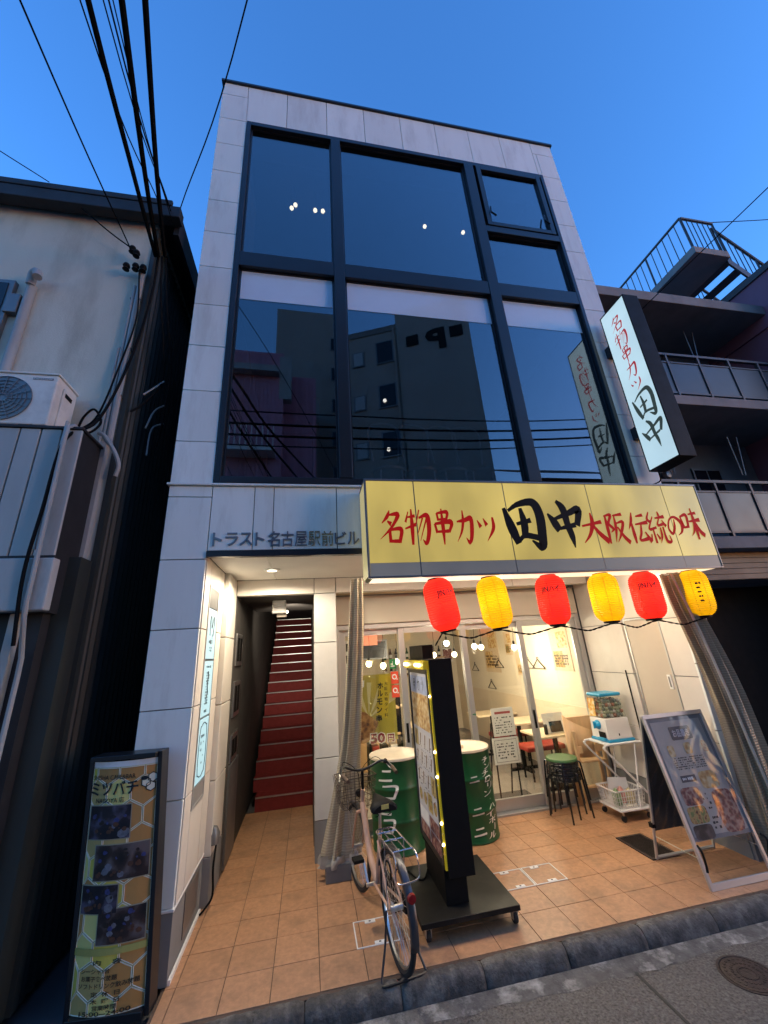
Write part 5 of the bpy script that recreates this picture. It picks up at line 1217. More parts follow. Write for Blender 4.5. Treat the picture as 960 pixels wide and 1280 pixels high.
for x in (rx0 + .07, rx1 - .09):
    for y in (ry0 + .02, ry1 - .02):
        MB().lathe((x, y, .036), [(.01, -.012), (.03, -.010), (.031, .010), (.01, .012)], 14, axis='Y').obj('caster', 'rubber', t, smooth=True); bx('caster_stem', x - .008, x + .008, y - .008, y + .008, .06, .104, 'steel', t)
tag_y0, tag_y1 = 4.895, 5.185
t = thing('capsule_machine', 'white and blue capsule toy machine full of balls on the white rack', 'vending machine', (3.75, 4.94, .785))
gx0, gx1, gy0, gy1 = 3.58, 3.92, 4.80, 5.10
def taper(x0, x1, y0, y1, z0, z1, k0, k1, nm, m, par, bev=.008):
    xc, yc = (x0 + x1) / 2, (y0 + y1) / 2; v = []
    for z, k in ((z0, k0), (z1, k1)):
        for sx, sy in ((x0, y0), (x1, y0), (x1, y1), (x0, y1)): v.append((xc + (sx - xc) * k, yc + (sy - yc) * k, z))
    return MB().add(v, [(0, 3, 2, 1), (4, 5, 6, 7), (0, 1, 5, 4), (1, 2, 6, 5), (2, 3, 7, 6), (3, 0, 4, 7)]).obj(nm, m, par, bevel=bev)
bx('base', gx0 - .012, gx1 + .012, gy0 - .012, gy1 + .012, .785, .815, 'blue_plastic', t, bevel=.008)
taper(gx0, gx1, gy0, gy1, .815, 1.04, 1.0, .95, 'body', 'white_plastic', t)
taper(gx0 + .01, gx1 - .01, gy0 + .008, gy1 - .008, 1.042, 1.285, .97, .88, 'globe', 'clear', t, .01)
bx('lid', gx0 + .02, gx1 - .02, gy0 + .015, gy1 - .015, 1.287, 1.325, 'blue_plastic', t, bevel=.014)
kn = MB().lathe((gx0 - .002, 4.95, .965), [(.001, -.045), (.030, -.043), (.045, -.02), (.052, 0), (.052, .01)], 20, axis='X').obj('knob', 'blue_plastic', t, smooth=True)
bx('knob_bar', gx0 - .06, gx0 - .045, 4.94, 4.96, .925, 1.005, 'blue_plastic', kn, bevel=.004)
bx('chute', gx0 - .012, gx0 - .004, 4.83, 4.95, .83, .895, 'black', t, bevel=.004); bx('chute_lip', gx0 - .035, gx0 - .002, 4.82, 4.96, .815, .83, 'blue_plastic', t, bevel=.004)
bx('keyhole', 3.73, 3.745, gy0 + .0005, gy0 + .006, .85, .875, 'black', t)
MB().prism([(-.11, 0), (.02, 0), (.02, .21), (-.11, .21)], plane_fn((gx0 + .012, 4.98, 1.052), (0, -1, 0), (.07, 0, 1)), .0, .003).obj('picture_card', photo_mat('toy_card', [(0.75, 0.68, 0.5), (0.7, 0.25, 0.05), (0.75, 0.5, 0.1), (0.8, 0.7, 0.5)], 22), t)
rd = random.Random(2)
ball_m = [mat('ball_a', (0.30, 0.34, 0.22), .2, var=.3, scale=60), mat('ball_b', (0.45, 0.44, 0.38), .2, var=.3, scale=60), mat('ball_c', (0.30, 0.13, 0.08), .2, var=.3, scale=60), mat('ball_d', (0.12, 0.15, 0.12), .2, var=.3, scale=60)]
me0 = MB().ball((0, 0, 0), .0225, 10); ob = me0.obj('capsule', None, None, smooth=True); base_me = ob.data; bpy.data.objects.remove(ob)
meshes = []
for mm in ball_m:
    q = base_me.copy(); q.materials.clear(); q.materials.append(mm); meshes.append(q)
for iz in range(5):
    for ix in range(6):
        for iy in range(5):
            if 0 < ix < 5 and 0 < iy < 4 and iz < 4: continue
            x = gx0 + .050 + ix * .0475 + (.02 if iz % 2 else 0) * .4; y = gy0 + .048 + iy * .0475; z = 1.068 + iz * .041 + rd.uniform(-.004, .004)
            o = link('capsule', rd.choice(meshes), None, t); o.location = (x + rd.uniform(-.004, .004), y + rd.uniform(-.004, .004), z)
            if iz == 4 and (ix + iy) % 3 == 0: COL.objects.unlink(o); bpy.data.objects.remove(o)
# basket with leaflets on the lower tray
t = thing('plastic_basket', 'translucent white plastic basket of bags on the lower tray', 'basket', (3.66, 5.0, .123))
bx0, bx1, by0, by1 = 3.50, 3.84, 4.785, 5.07
m = MB(); zb, zt = .124, .30
for k in range(13):
    f = k / 12; 
    for y, yo_ in ((by0, -1), (by1, 1)):
        x = bx0 + (bx1 - bx0) * f; xt = bx0 - .02 + (bx1 - bx0 + .04) * f
        m.tube([(x, y, zb), (xt, y + yo_ * .02, zt)], .004, 4)
    for x, xo in ((bx0, -1), (bx1, 1)):
        y = by0 + (by1 - by0) * f; yt = by0 - .02 + (by1 - by0 + .04) * f
        m.tube([(x, y, zb), (x + xo * .02, yt, zt)], .004, 4)
for z in (.16, .20, .24):
    k = .02 * (z - zb) / (zt - zb); m.tube([(bx0 - k, by0 - k, z), (bx1 + k, by0 - k, z), (bx1 + k, by1 + k, z), (bx0 - k, by1 + k, z)], .003, 4, closed=True)
m.obj('lattice', 'white_plastic', t); bx('floor', bx0, bx1, by0, by1, zb, zb + .006, 'white_plastic', t)
MB().tube([(bx0 - .022, by0 - .022, zt), (bx1 + .022, by0 - .022, zt), (bx1 + .022, by1 + .022, zt), (bx0 - .022, by1 + .022, zt)], .010, 6, closed=True).obj('rim', 'white_plastic', t)
for k, (a, b, c, mm, lab) in enumerate(((3.53, 4.83, .17, mat('bag_green', (0.22, 0.34, 0.16), .4, var=.4, scale=40), 'green snack bag in the white basket'), (3.65, 4.90, .16, mat('bag_pink', (0.55, 0.26, 0.22), .4, var=.3, scale=40), 'pink snack bag in the white basket'), (3.72, 4.85, .15, mat('bag_tan', (0.5, 0.42, 0.22), .4, var=.3, scale=40), 'tan snack bag in the white basket'))):
    tag(MB().lathe((a + .04, b + .05, .131), [(.04, 0), (.055, .03), (.05, c * .7), (.012, c), (.001, c)], 9).obj('snack_bag', mm, None, smooth=True), lab, 'bag')
tag(MB().prism([(-.13, 0), (.13, 0), (.11, .22), (-.10, .22)], plane_fn((3.72, 5.03, .135), (.9, -.43, 0), (.1, .1, 1)), 0, .003).obj('leaflet', paper, None), 'white leaflet standing in the plastic basket', 'leaflet')

# ================================================================== WOODEN HIGH CHAIR
t = thing('high_chair', 'curved wooden child high chair behind the capsule machine', 'chair', (3.55, 5.33, 0))
hx0, hx1 = 3.40, 3.80
arc = [(hx0 + .0, 5.40), (hx0 + .03, 5.30), (hx0 + .12, 5.245), (hx0 + .25, 5.235)]
wv = MB(); P = spline([(x, y, 0) for x, y in arc], 5); N = len(P); vs = []; fs = []
for i, p in enumerate(P):
    zz = 1.03 - .17 * (i / (N - 1)); vs += [(p.x, p.y, .55 if i > 2 else .02), (p.x, p.y, zz)]
for i in range(N - 1): fs.append((2 * i, 2 * i + 2, 2 * i + 3, 2 * i + 1))
o = wv.add(vs, fs).obj('side_panel', 'wood', t, smooth=True); o.modifiers.new('thick', 'SOLIDIFY').thickness = .02
for x, y in ((3.41, 5.25), (3.80, 5.25), (3.41, 5.38), (3.80, 5.38)): bx('leg', x - .02, x + .02, y - .018, y + .014, 0, .86 if y < 5.3 else 1.0, 'wood', t, bevel=.004)
bx('seat', 3.43, 3.78, 5.20, 5.38, .50, .52, 'wood', t, bevel=.004); bx('front_rail', 3.43, 3.78, 5.235, 5.255, .60, .68, 'wood', t, bevel=.004)
bx('backrest', 3.43, 3.78, 5.365, 5.385, .72, 1.0, 'wood', t, bevel=.004); bx('foot_board', 3.43, 3.78, 5.22, 5.27, .22, .245, 'wood', t, bevel=.004)
bx('strap', 3.58, 3.62, 5.228, 5.234, .58, .76, 'black', t)

# ================================================================== A-FRAME MENU BOARD
t = thing('menu_board', 'grey A frame menu board under clear vinyl at the right of the terrace', 'menu board', (3.54, 3.75, 0))
A = lambda u, v, tt=0.0: (3.54 + u * (1 + 0.0 * v), 3.485 + .255 * v / 1.245 - tt, v + tt * .2)
hw = .315
for s in (-1, 1):
    MB().prism([(s * hw - .014, 0), (s * hw + .014, 0), (s * (hw + .02) + .014, 1.245), (s * (hw + .02) - .014, 1.245)], A, -.012, .012).obj('front_leg', 'alu', t, bevel=.002)
    MB().tube([(3.54 + s * .325, 4.02, 0.008), (3.54 + s * .335, 3.765, 1.235)], .013, 4).obj('rear_leg', 'alu', t)
    tb('clip', spline([(3.54 + s * .33, 3.50, .30), (3.54 + s * .34, 3.46, .27), (3.54 + s * .325, 3.47, .18), (3.54 + s * .33, 3.47, .13)], 4), .009, 'black', t)
    MB().box(3.54 + s * .33 - .02, 3.54 + s * .33 + .02, 3.95, 3.99, .27, .31).obj('tie', 'black', t)
    tb('chain', [(3.54 + s * .325, 3.53, .2), (3.54 + s * .325, 3.97, .2)], .004, 'steel', t, n=5)
MB().prism([(-hw, 0), (hw, 0), (hw, .045), (-hw, .045)], A, -.01, .01).obj('bottom_rail', 'alu', t, bevel=.002)
MB().tube([(3.22, 4.02, .02), (3.86, 4.02, .02)], .014, 6).obj('rear_rail', 'alu', t)
MB().prism([(-hw - .03, 1.215), (hw + .03, 1.215), (hw + .03, 1.25), (-hw - .03, 1.25)], A, -.012, .014).obj('top_rail', 'alu', t, bevel=.002)
board = mat('board_blue', (0.22, 0.225, 0.225), .45, var=.12, scale=5)
bd = MB().prism([(-hw, .30), (hw, .30), (hw + .015, 1.215), (-hw - .015, 1.215)], A, -.008, .0).obj('board', board, t)
bkp = MB().add([(3.21, 3.98, .24), (3.87, 3.98, .24), (3.875, 3.775, 1.20), (3.205, 3.775, 1.20)], [(0, 1, 2, 3)]).obj('back_board', mat('board_back', (0.03, 0.045, 0.06), .5), t); bkp.modifiers.new('thick', 'SOLIDIFY').thickness = .006
Bf = lambda k: (lambda u, v: A(u, v, .002 * k))
sheet = mat('menu_sheet', (0.46, 0.43, 0.37), .4, var=.10, scale=8)
rect(Bf(1), -.285, .285, .33, 1.18).obj('menu_sheet', sheet, bd)
rr = [(-.10, 1.02), (.12, 1.02), (.13, 1.03), (.13, 1.12), (.12, 1.13), (-.10, 1.13), (-.11, 1.12), (-.11, 1.03)]
MB().add([Bf(2)(u, v) for u, v in rr], [tuple(range(8))]).obj('title_plate', mat('title_dark', (0.05, 0.055, 0.075), .45), bd)
text('title', 'お品書き', .19, .065, lambda u, v: Bf(3)(u + .01, v + 1.075), mat('title_grey', (0.5, 0.5, 0.5), .5), bd, .03)
MB().add([Bf(2)(u, v) for u, v in ((-.19, .70), (-.03, .70), (-.03, .75), (-.19, .75))], [(0, 1, 2, 3)]).obj('section_plate', mat('title_dark2', (0.05, 0.055, 0.075), .45), bd)
scribble('section_print', .13, .03, lambda u, v: Bf(3)(u - .11, v + .725), 'ink_white', bd, 1, 3, .95)
for k, (u, v, w, h, mm) in enumerate(((-.15, .60, .20, .13, food_red), (-.16, .47, .20, .12, food), (-.17, .355, .20, .10, night2), (.10, .70, .19, .13, food2), (.16, .47, .22, .30, food_red), (-.17, .94, .07, .09, food2), (.02, .95, .08, .09, food2), (.21, .95, .06, .09, food_red))):
    pts = [(u + w / 2 * math.copysign(abs(math.cos(a)) ** .4, math.cos(a)), v + h / 2 * math.copysign(abs(math.sin(a)) ** .4, math.sin(a))) for a in [2 * PI * i / 24 for i in range(24)]]
    MB().add([Bf(2)(*p) for p in pts], [tuple(range(24))]).obj('food_photo', mm, bd)
scribble('small_print', .34, .10, lambda u, v: Bf(3)(u - .02, v + .84), 'ink', bd, 6, 12, .6, .25)
scribble('small_print', .08, .3, lambda u, v: Bf(3)(u - .01, v + .47), 'ink', bd, 9, 13, .5, .25)
vin = MB().grid(lambda a, b: (lambda u, v: (A(u, v, .012 + .0016 * math.sin(9 * u + 7 * v) + .0005 * math.sin(31 * u - 11 * v) + .0003 * math.sin(60 * u + 8 * math.sin(9 * v)))))(-.30 + .60 * a, .26 + .95 * b), 44, 60)
vin.obj('vinyl_cover', glass('vinyl_clear', .035, (.93, .95, .97), rough=.09), t, smooth=True)
vb = MB().grid(lambda a, b: (3.22 + .62 * a, 4.03 - .25 * (.25 + .55 * b) + .015 * math.sin(12 * a + 9 * b) + .01 * math.sin(33 * a - 20 * b), .12 + .75 * b), 26, 26)
vb.obj('vinyl_flap', glass('vinyl_flap', .05, (.80, .80, .78), rough=.12), t, smooth=True)

# ================================================================== HONEYCOMB CAFE SIGN
t = thing('cafe_sign', 'curved honeycomb cafe and bar sign standing by the left pier', 'sign', (-1.25, 3.52, 0))
p0, p1 = Vector((-1.425, 3.575, 0)), Vector((-0.985, 3.525, 0))
ex = (p1 - p0).normalized(); en = Vector((ex.y, -ex.x, 0)); cw = (p1 - p0).length; cc = (p0 + p1) / 2
HS = 1.40
def cf(u, v, tt=0.0):
    b = .045 * (1 - (2 * u / cw) ** 2)
    return cc + ex * (u - .066 * v) + Vector((0, 0, v)) + en * (b + tt)
def arcpoly(u0, u1, v0, v1, k, nm, mm, par, N=10):
    mb = MB(); vs = []
    for i in range(N + 1):
        u = u0 + (u1 - u0) * i / N; vs += [cf(u, v0, .0015 * k), cf(u, v1, .0015 * k)]
    return mb.add(vs, [(2 * i, 2 * i + 2, 2 * i + 3, 2 * i + 1) for i in range(N)]).obj(nm, mm, par)
cafe_y = mat('cafe_yellow', (0.46, 0.42, 0.18), .4, var=.1, scale=5)
face = arcpoly(-cw / 2, cw / 2, .04, HS - .02, 0, 'face', cafe_y, t, 16)
w2 = cw / 2
m = MB().prism([(-w2 - .028, -.0), (-w2, -.0), (-w2, HS), (-w2 - .028, HS)], lambda u, v, tt: cc + ex * (u - .066 * v) + Vector((0, 0, v)) + en * tt, -.07, .015)
m.prism([(w2, 0), (w2 + .03, 0), (w2 + .03, HS + .02), (w2, HS + .02)], lambda u, v, tt: cc + ex * (u - .066 * v) + Vector((0, 0, v)) + en * tt, -.09, .02)
m.prism([(-w2, HS - .01), (w2, HS - .01), (w2, HS + .02), (-w2, HS + .02)], lambda u, v, tt: cc + ex * (u - .066 * v) + Vector((0, 0, v)) + en * tt, -.09, .06)
m.prism([(-w2, 0), (w2, 0), (w2, .04), (-w2, .04)], lambda u, v, tt: cc + ex * (u - .066 * v) + Vector((0, 0, v)) + en * tt, -.07, .05)
m.obj('case', 'black_metal', t, bevel=.003)
m = MB().prism([(-w2, .04), (w2, .04), (w2, HS - .01), (-w2, HS - .01)], lambda u, v, tt: cc + ex * (u - .066 * v) + Vector((0, 0, v)) + en * tt, -.07, -.01); m.obj('back', 'black', t)
arcpoly(-w2, w2, HS - .055, HS - .02, 1, 'top_glint', mat('cafe_glint', (0.6, 0.62, 0.66), .35, emit=(.6, .62, .66), est=.05), t)  # bright reflection painted as a white, faintly glowing strip on the unlit sign
hx = [mat('hex_orange', (0.50, 0.24, 0.07), .4, var=.1), mat('hex_gold', (0.66, 0.52, 0.09), .4, var=.1), mat('hex_brown', (0.54, 0.37, 0.13), .4, var=.1), mat('hex_cream', (0.74, 0.62, 0.20), .4, var=.1)]
line = mat('hex_line', (0.78, 0.72, 0.55), .4, var=0)
rr_ = .094; rd = random.Random(11)
for r in range(-1, 11):
    for c in range(-1, 5):
        hu = -w2 + .04 + c * rr_ * 1.732 + (rr_ * .866 if r % 2 else 0); hv = .06 + r * rr_ * 1.5
        pts = []
        for i in range(6):
            a = PI / 6 + i * PI / 3; pts.append((hu + rr_ * .94 * math.cos(a), hv + rr_ * .94 * math.sin(a)))
        q = [(min(max(u, -w2 + .004), w2 - .004), min(max(v, .045), HS - .06)) for u, v in pts]
        area = abs(sum(q[i][0] * q[(i + 1) % 6][1] - q[(i + 1) % 6][0] * q[i][1] for i in range(6))) / 2
        if area < .0008: continue
        qq = []
        for i, p_ in enumerate(q):
            if not qq or (abs(p_[0] - qq[-1][0]) + abs(p_[1] - qq[-1][1])) > 1e-5: qq.append(p_)
        col_ = hx[(0 if hu > .05 else rd.choice((1, 3, 2)))] if rd.random() < .8 else rd.choice(hx)
        cu, cv_ = sum(a for a, b in qq) / len(qq), sum(b for a, b in qq) / len(qq); pp = []
        for i in range(len(qq)):
            a_, b_2 = qq[i], qq[(i + 1) % len(qq)]; pp += [a_, ((a_[0] + b_2[0]) / 2, (a_[1] + b_2[1]) / 2)]
        MB().add([cf(u, v, .004) for u, v in pp] + [cf(cu, cv_, .004)], [(i, (i + 1) % len(pp), len(pp)) for i in range(len(pp))]).obj('hexagon', col_, face)
        MB().tube([cf(u, v, .0045) for u, v in pp], .003, 4, closed=True).obj('hexagon_line', line, face)
pic_warm = mat('pic_warm', (0.10, 0.04, 0.022), .4, var=.5, scale=60); pic_dark = mat('pic_dark', (0.03, 0.018, 0.014), .4, var=.5, scale=60); pic_blue = mat('pic_blue', (0.05, 0.055, 0.16), .4, var=.4, scale=60); pic_smoke = mat('pic_smoke', (0.16, 0.15, 0.17), .4, var=.5, scale=50)
for u0, u1, v0, v1, mm in ((-.205, .075, .925, 1.115, night), (-.14, .20, .70, .89, night2), (-.21, .03, .53, .675, night), (-.08, .20, .375, .55, night2)):
    arcpoly(u0 - .006, u1 + .006, v0 - .006, v1 + .006, 5, 'photo_border', mat('photo_edge', (0.35, 0.3, 0.2), .5, var=0), face)
    arcpoly(u0, u1, v0, v1, 6, 'photo', mm, face)
    rp = random.Random(int(v0 * 1000)); md = [MB(), MB(), MB(), MB()]
    for q in range(26):
        cu_, cv2 = rp.uniform(u0 + .03, u1 - .03), v0 + (v1 - v0) * rp.uniform(.1, .9); kind_ = 0 if cv2 < v0 + (v1 - v0) * .45 else (1 if rp.random() < .5 else 2)
        if q < 3: kind_ = 3
        rr2 = rp.uniform(.004, .016) * (1.7 if kind_ == 3 else 1); nn = 7
        md[kind_].add([cf(cu_ + rr2 * 1.3 * math.cos(6.283 * i / nn) * rp.uniform(.7, 1.1), cv2 + rr2 * math.sin(6.283 * i / nn), .0098 + .0001 * q) for i in range(nn)], [tuple(range(nn))])
    for b_3, c_3 in zip(md, (pic_warm, pic_dark, pic_blue, pic_smoke)):
        if b_3.f: b_3.obj('photo_detail', c_3, face, kind='stuff')
arcpoly(-w2 - .02, w2 - .0, .325, .36, 8, 'tape', mat('tape', (0.42, 0.36, 0.10), .35, var=.1), face)
tf = lambda u0, v0: (lambda u, v: cf(u0 + u, v0 + v, .0095))
text('lettering', 'SHISHA CAFE&BAR', .30, .028, tf(-.06, 1.285), 'ink_brown', face, .01); text('lettering', 'ミツバチ', .33, .085, tf(-.055, 1.218), 'ink', face, .02); text('lettering', 'NAGOYA 店', .20, .034, tf(-.075, 1.148), 'ink', face, .01)
for hu, hv in ((.155, 1.235), (.195, 1.262), (.185, 1.208)):
    pts = [(hu + .03 * math.cos(PI / 6 + i * PI / 3), hv + .03 * math.sin(PI / 6 + i * PI / 3)) for i in range(6)]
    MB().add([cf(u, v, .007) for u, v in pts], [tuple(range(6))]).obj('emblem_cell', line, face); MB().tube([cf(u, v, .008) for u, v in pts], .003, 4, closed=True).obj('emblem_line', 'ink', face)
bee = [(.145 + .022 * math.cos(a), 1.262 + .013 * math.sin(a)) for a in [2 * PI * i / 14 for i in range(14)]]
MB().add([cf(u, v, .010) for u, v in bee], [tuple(range(14))]).obj('emblem_insect', 'ink', face)
for s, w_, h_, u0, v0 in (('内    容', .17, .026, -.0, .292), ('シーシャ1台', .18, .026, -.07, .252), ('お菓子食べ放題', .22, .026, -.045, .217), ('ソフトドリンク飲み放題', .36, .028, .01, .182), ('定  休  日', .17, .024, .0, .146), ('木  曜  日', .17, .024, .0, .113), ('営業時間', .14, .024, .0, .084), ('15:00~24:00', .30, .022, .0, .058)):
    text('lettering', s, w_, h_, tf(u0, v0), 'ink_brown', face, .015)

# ================================================================== OLD HOUSE ON THE LEFT
hs = thing('old_house', 'old two storey stucco house with metal cladding left of the stone building', 'house', (-3.5, 3.7, 0))
bx('wall', -7.0, -1.86, 3.75, 12.0, 0.0, 7.2, 'stucco', hs)
bx('roof', -7.2, -1.60, 3.70, 12.2, 7.20, 7.36, 'roof_dark', hs)
m = MB().box(-7.2, -1.56, 3.57, 3.70, 7.13, 7.31).box(-7.2, -1.58, 3.60, 3.72, 7.311, 7.36).box(-7.2, -1.66, 3.56, 3.60, 7.31, 7.40)
m.obj('eave_gutter', 'roof_dark', hs, bevel=.01)
bx('verge_board', -1.66, -1.60, 3.72, 12.0, 7.02, 7.199, 'roof_dark', hs)
# side cladding: dark ribbed sheets facing the gap
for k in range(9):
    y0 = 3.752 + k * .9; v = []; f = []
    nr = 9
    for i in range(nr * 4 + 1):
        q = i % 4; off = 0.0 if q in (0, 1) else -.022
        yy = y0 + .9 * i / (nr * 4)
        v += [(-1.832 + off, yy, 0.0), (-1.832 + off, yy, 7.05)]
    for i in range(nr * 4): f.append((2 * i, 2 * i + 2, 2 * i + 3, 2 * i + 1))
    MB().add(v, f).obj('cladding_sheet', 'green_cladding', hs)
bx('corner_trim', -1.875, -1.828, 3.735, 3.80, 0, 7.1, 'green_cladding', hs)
# projecting lower storey clad in grey boards
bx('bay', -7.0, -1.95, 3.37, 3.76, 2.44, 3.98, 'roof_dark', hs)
bx('bay_ledge', -7.0, -1.93, 3.33, 3.76, 3.981, 4.005, 'roof_dark', hs, bevel=.004)
for k in range(14):
    x1 = -1.935 - k * .157; x0 = x1 - .157
    MB().box(x0 + .006, x1 - .006, 3.345, 3.368, 2.86, 3.978).obj('cladding_board', 'grey_cladding', hs, bevel=.005)
bx('drip_edge', -7.0, -1.92, 3.32, 3.375, 2.835, 2.858, 'roof_dark', hs)
bx('shutter_case', -7.0, -1.90, 3.29, 3.375, 2.44, 2.833, 'grey_cladding', hs, bevel=.012)
bx('corner_board', -1.99, -1.915, 3.69, 3.748, 2.9, 4.07, 'grey_pvc', hs, bevel=.004)
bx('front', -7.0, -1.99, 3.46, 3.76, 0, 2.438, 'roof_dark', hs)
bx('post', -2.17, -2.11, 3.40, 3.459, 0, 2.438, 'grey_cladding', hs, bevel=.004)
bx('side_panel', -1.989, -1.861, 3.56, 3.749, 0, 2.9, 'green_cladding', hs)
wn = MB().box(-2.95, -2.92, 3.42, 3.459, 1.0, 2.1).box(-2.25, -2.22, 3.42, 3.459, 1.0, 2.1).box(-2.92, -2.25, 3.42, 3.459, 1.0, 1.03).box(-2.92, -2.25, 3.42, 3.459, 2.07, 2.1).obj('window', 'alu_dark', hs)
bx('window_pane', -2.92, -2.25, 3.44, 3.448, 1.03, 2.07, 'frosted', wn)
wn = bx('window', -4.2, -3.10, 3.70, 3.76, 5.1, 6.0, 'alu_dark', hs, bevel=.004); bx('window_pane', -4.12, -3.15, 3.692, 3.699, 5.15, 5.95, 'dark_glass', wn)
MB().lathe((-2.95, 3.72, 0), [(.045, 4.3), (.045, 5.95)], 12).obj('vent_pipe', 'grey_pvc', hs, smooth=True)
MB().tube(spline([(-2.95, 3.69, 5.95), (-2.93, 3.66, 6.07), (-2.87, 3.62, 6.06), (-2.84, 3.60, 5.97)], 5), .042, 10).obj('vent_hood', 'grey_pvc', hs, smooth=True)
bx('meter_box', -3.12, -3.00, 3.68, 3.75, 5.55, 5.80, 'alu_dark', hs, bevel=.006)
for x, r, z0, z1 in ((-1.905, .030, 4.05, 6.32), (-1.955, .017, 4.15, 6.1), (-1.99, .014, 4.0, 5.2)): MB().tube([(x, 3.71, z0), (x, 3.71, z1)], r, 8).obj('conduit', 'grey_pvc', hs, smooth=True)
for z in (4.6, 5.2, 5.9): bx('pipe_clamp', -1.98, -1.87, 3.70, 3.745, z, z + .02, 'alu_dark', hs)
tb('drain_pipe', [(-2.02, 3.60, 4.03), (-2.02, 3.36, 4.03), (-2.02, 3.285, 3.97), (-2.02, 3.275, 3.85), (-2.00, 3.265, 2.50), (-2.00, 3.275, 2.40), (-2.02, 3.35, 2.24), (-2.03, 3.40, 2.12), (-2.03, 3.405, 2.0), (-2.05, 3.42, 0.0)], .017, 'grey_pvc', hs)
tb('conduit', spline([(-2.06, 3.33, 4.05), (-2.06, 3.31, 3.4), (-2.05, 3.30, 2.9)], 5), .013, 'grey_pvc', hs)
tb('elbow_pipe', spline([(-1.96, 3.62, 4.12), (-1.90, 3.62, 4.08), (-1.80, 3.64, 3.92), (-1.76, 3.66, 3.80), (-1.78, 3.68, 3.70)], 5), .020, 'grey_pvc', hs)
for x, z in ((-2.035, 6.60), (-1.985, 6.54), (-1.965, 6.33), (-2.06, 6.32), (-1.885, 6.32)):
    MB().lathe((x, 3.66, z), [(.012, -.05), (.036, -.035), (.022, -.01), (.038, .015), (.030, .045), (.001, .05)], 12).obj('insulator', 'black', hs, smooth=True)
# air conditioner
ac = thing('air_conditioner', 'white outdoor air conditioner unit on the ledge of the old house', 'air conditioner', (-2.62, 3.55, 4.0))
bx('casing', -3.02, -2.245, 3.375, 3.68, 4.035, 4.555, 'ac_white', ac, bevel=.012)
bx('top_lid', -3.03, -2.235, 3.365, 3.69, 4.556, 4.575, 'ac_white', ac, bevel=.006)
bx('side_cover', -2.244, -2.225, 3.46, 3.62, 4.08, 4.48, 'ac_white', ac, bevel=.006); bx('handle', -2.2248, -2.221, 3.48, 3.58, 4.40, 4.44, 'black', ac)
MB().lathe((-2.63, 3.372, 4.29), [(.225, 0.0), (.225, .002), (.001, .0021)], 40, axis='Y').obj('fan_opening', 'alu_dark', ac)
gm = MB()
for r in (.04, .075, .11, .145, .18, .222): gm.tube([(-2.63 + r * math.cos(a), 3.366, 4.29 + r * math.sin(a)) for a in [2 * PI * i / 32 for i in range(32)]], .0035, 4, closed=True)
for i in range(16):
    a = PI * i / 8; gm.tube([(-2.63 + .03 * math.cos(a), 3.364, 4.29 + .03 * math.sin(a)), (-2.63 + .225 * math.cos(a), 3.364, 4.29 + .225 * math.sin(a))], .0035, 4)
gm.obj('fan_grille', 'alu_dark', ac)
bx('name_plate', -2.44, -2.28, 3.3715, 3.3745, 4.50, 4.52, 'alu_dark', ac)
text('lettering', 'Panasonic', .15, .016, plane_fn((-2.36, 3.3705, 4.51), (1, 0, 0), (0, 0, 1)), 'ac_white', ac, .01)
for x in (-2.9, -2.4): bx('foot', x - .05, x + .05, 3.37, 3.69, 4.006, 4.034, 'rubber', ac)
tb('hose', spline([(-2.23, 3.60, 4.15), (-2.14, 3.58, 4.08), (-2.08, 3.56, 4.25), (-2.0, 3.55, 4.33), (-1.93, 3.56, 4.2), (-1.97, 3.5, 4.05), (-2.05, 3.42, 4.02)], 6), .011, 'cable', ac)

# ================================================================== CABLES
def cable(pts, r, label, name='overhead_cable', n=6):
    return tag(MB().tube(spline(pts, 8), r, n).obj(name, 'cable', None, smooth=True), label, 'cable', 'cables overhead')
cable([(-0.75, -4.0, 6.75), (-1.27, 0.0, 6.33), (-1.486, 1.6, 6.30), (-1.63, 2.7, 6.37), (-1.765, 3.62, 6.50)], .022, 'thick black cable, leftmost of the three heavy ones to the house corner')
cable([(0.0, -4.0, 6.9), (-0.93, 0.0, 6.42), (-1.29, 1.6, 6.38), (-1.54, 2.7, 6.42), (-1.735, 3.62, 6.50)], .024, 'thick black cable, middle one of the three heavy ones to the house corner')
cable([(0.5, -4.0, 7.0), (-0.72, 0.0, 6.5), (-1.151, 1.6, 6.45), (-1.44, 2.7, 6.45), (-1.665, 3.62, 6.52)], .023, 'thick black cable, rightmost of the three heavy ones to the house corner')
cable([(-1.5, -3.0, 5.6), (-1.846, 1.6, 6.114), (-2.013, 3.66, 6.517)], .007, 'thin wire alone in the sky left of the heavy cables')
cable([(-1.1, -3.0, 6.0), (-1.53, 1.6, 6.275), (-1.80, 3.57, 7.30)], .006, 'thin wire passing behind the leftmost heavy cable')
cable([(-0.9, -3.0, 6.1), (-1.40, 1.6, 6.34), (-1.70, 3.56, 7.30)], .0055, 'thin wire between the left and middle heavy cables')
cable([(-0.8, -3.0, 6.2), (-1.37, 1.6, 6.36), (-1.66, 3.56, 7.20)], .007, 'thin wire just left of the middle heavy cable')
cable([(-0.75, -3.0, 6.2), (-1.345, 1.6, 6.37), (-1.62, 3.56, 7.0)], .005, 'faint wire between the middle and right heavy cables')
cable([(1.5, -3.0, 5.6), (-0.479, 1.6, 6.813), (-1.585, 3.62, 7.37)], .006, 'thin wire slanting across the sky to the eave of the house')
cable([(-5.2, 2.2, 7.9), (-3.55, 3.0, 7.30), (-3.0, 3.57, 7.42)], .006, 'short wire dropping to the roof at the left edge')
cable([(-2.62, 3.60, 7.10), (-2.3, 3.64, 6.82), (-2.04, 3.66, 6.62)], .008, 'short wire across the stucco to the insulators')
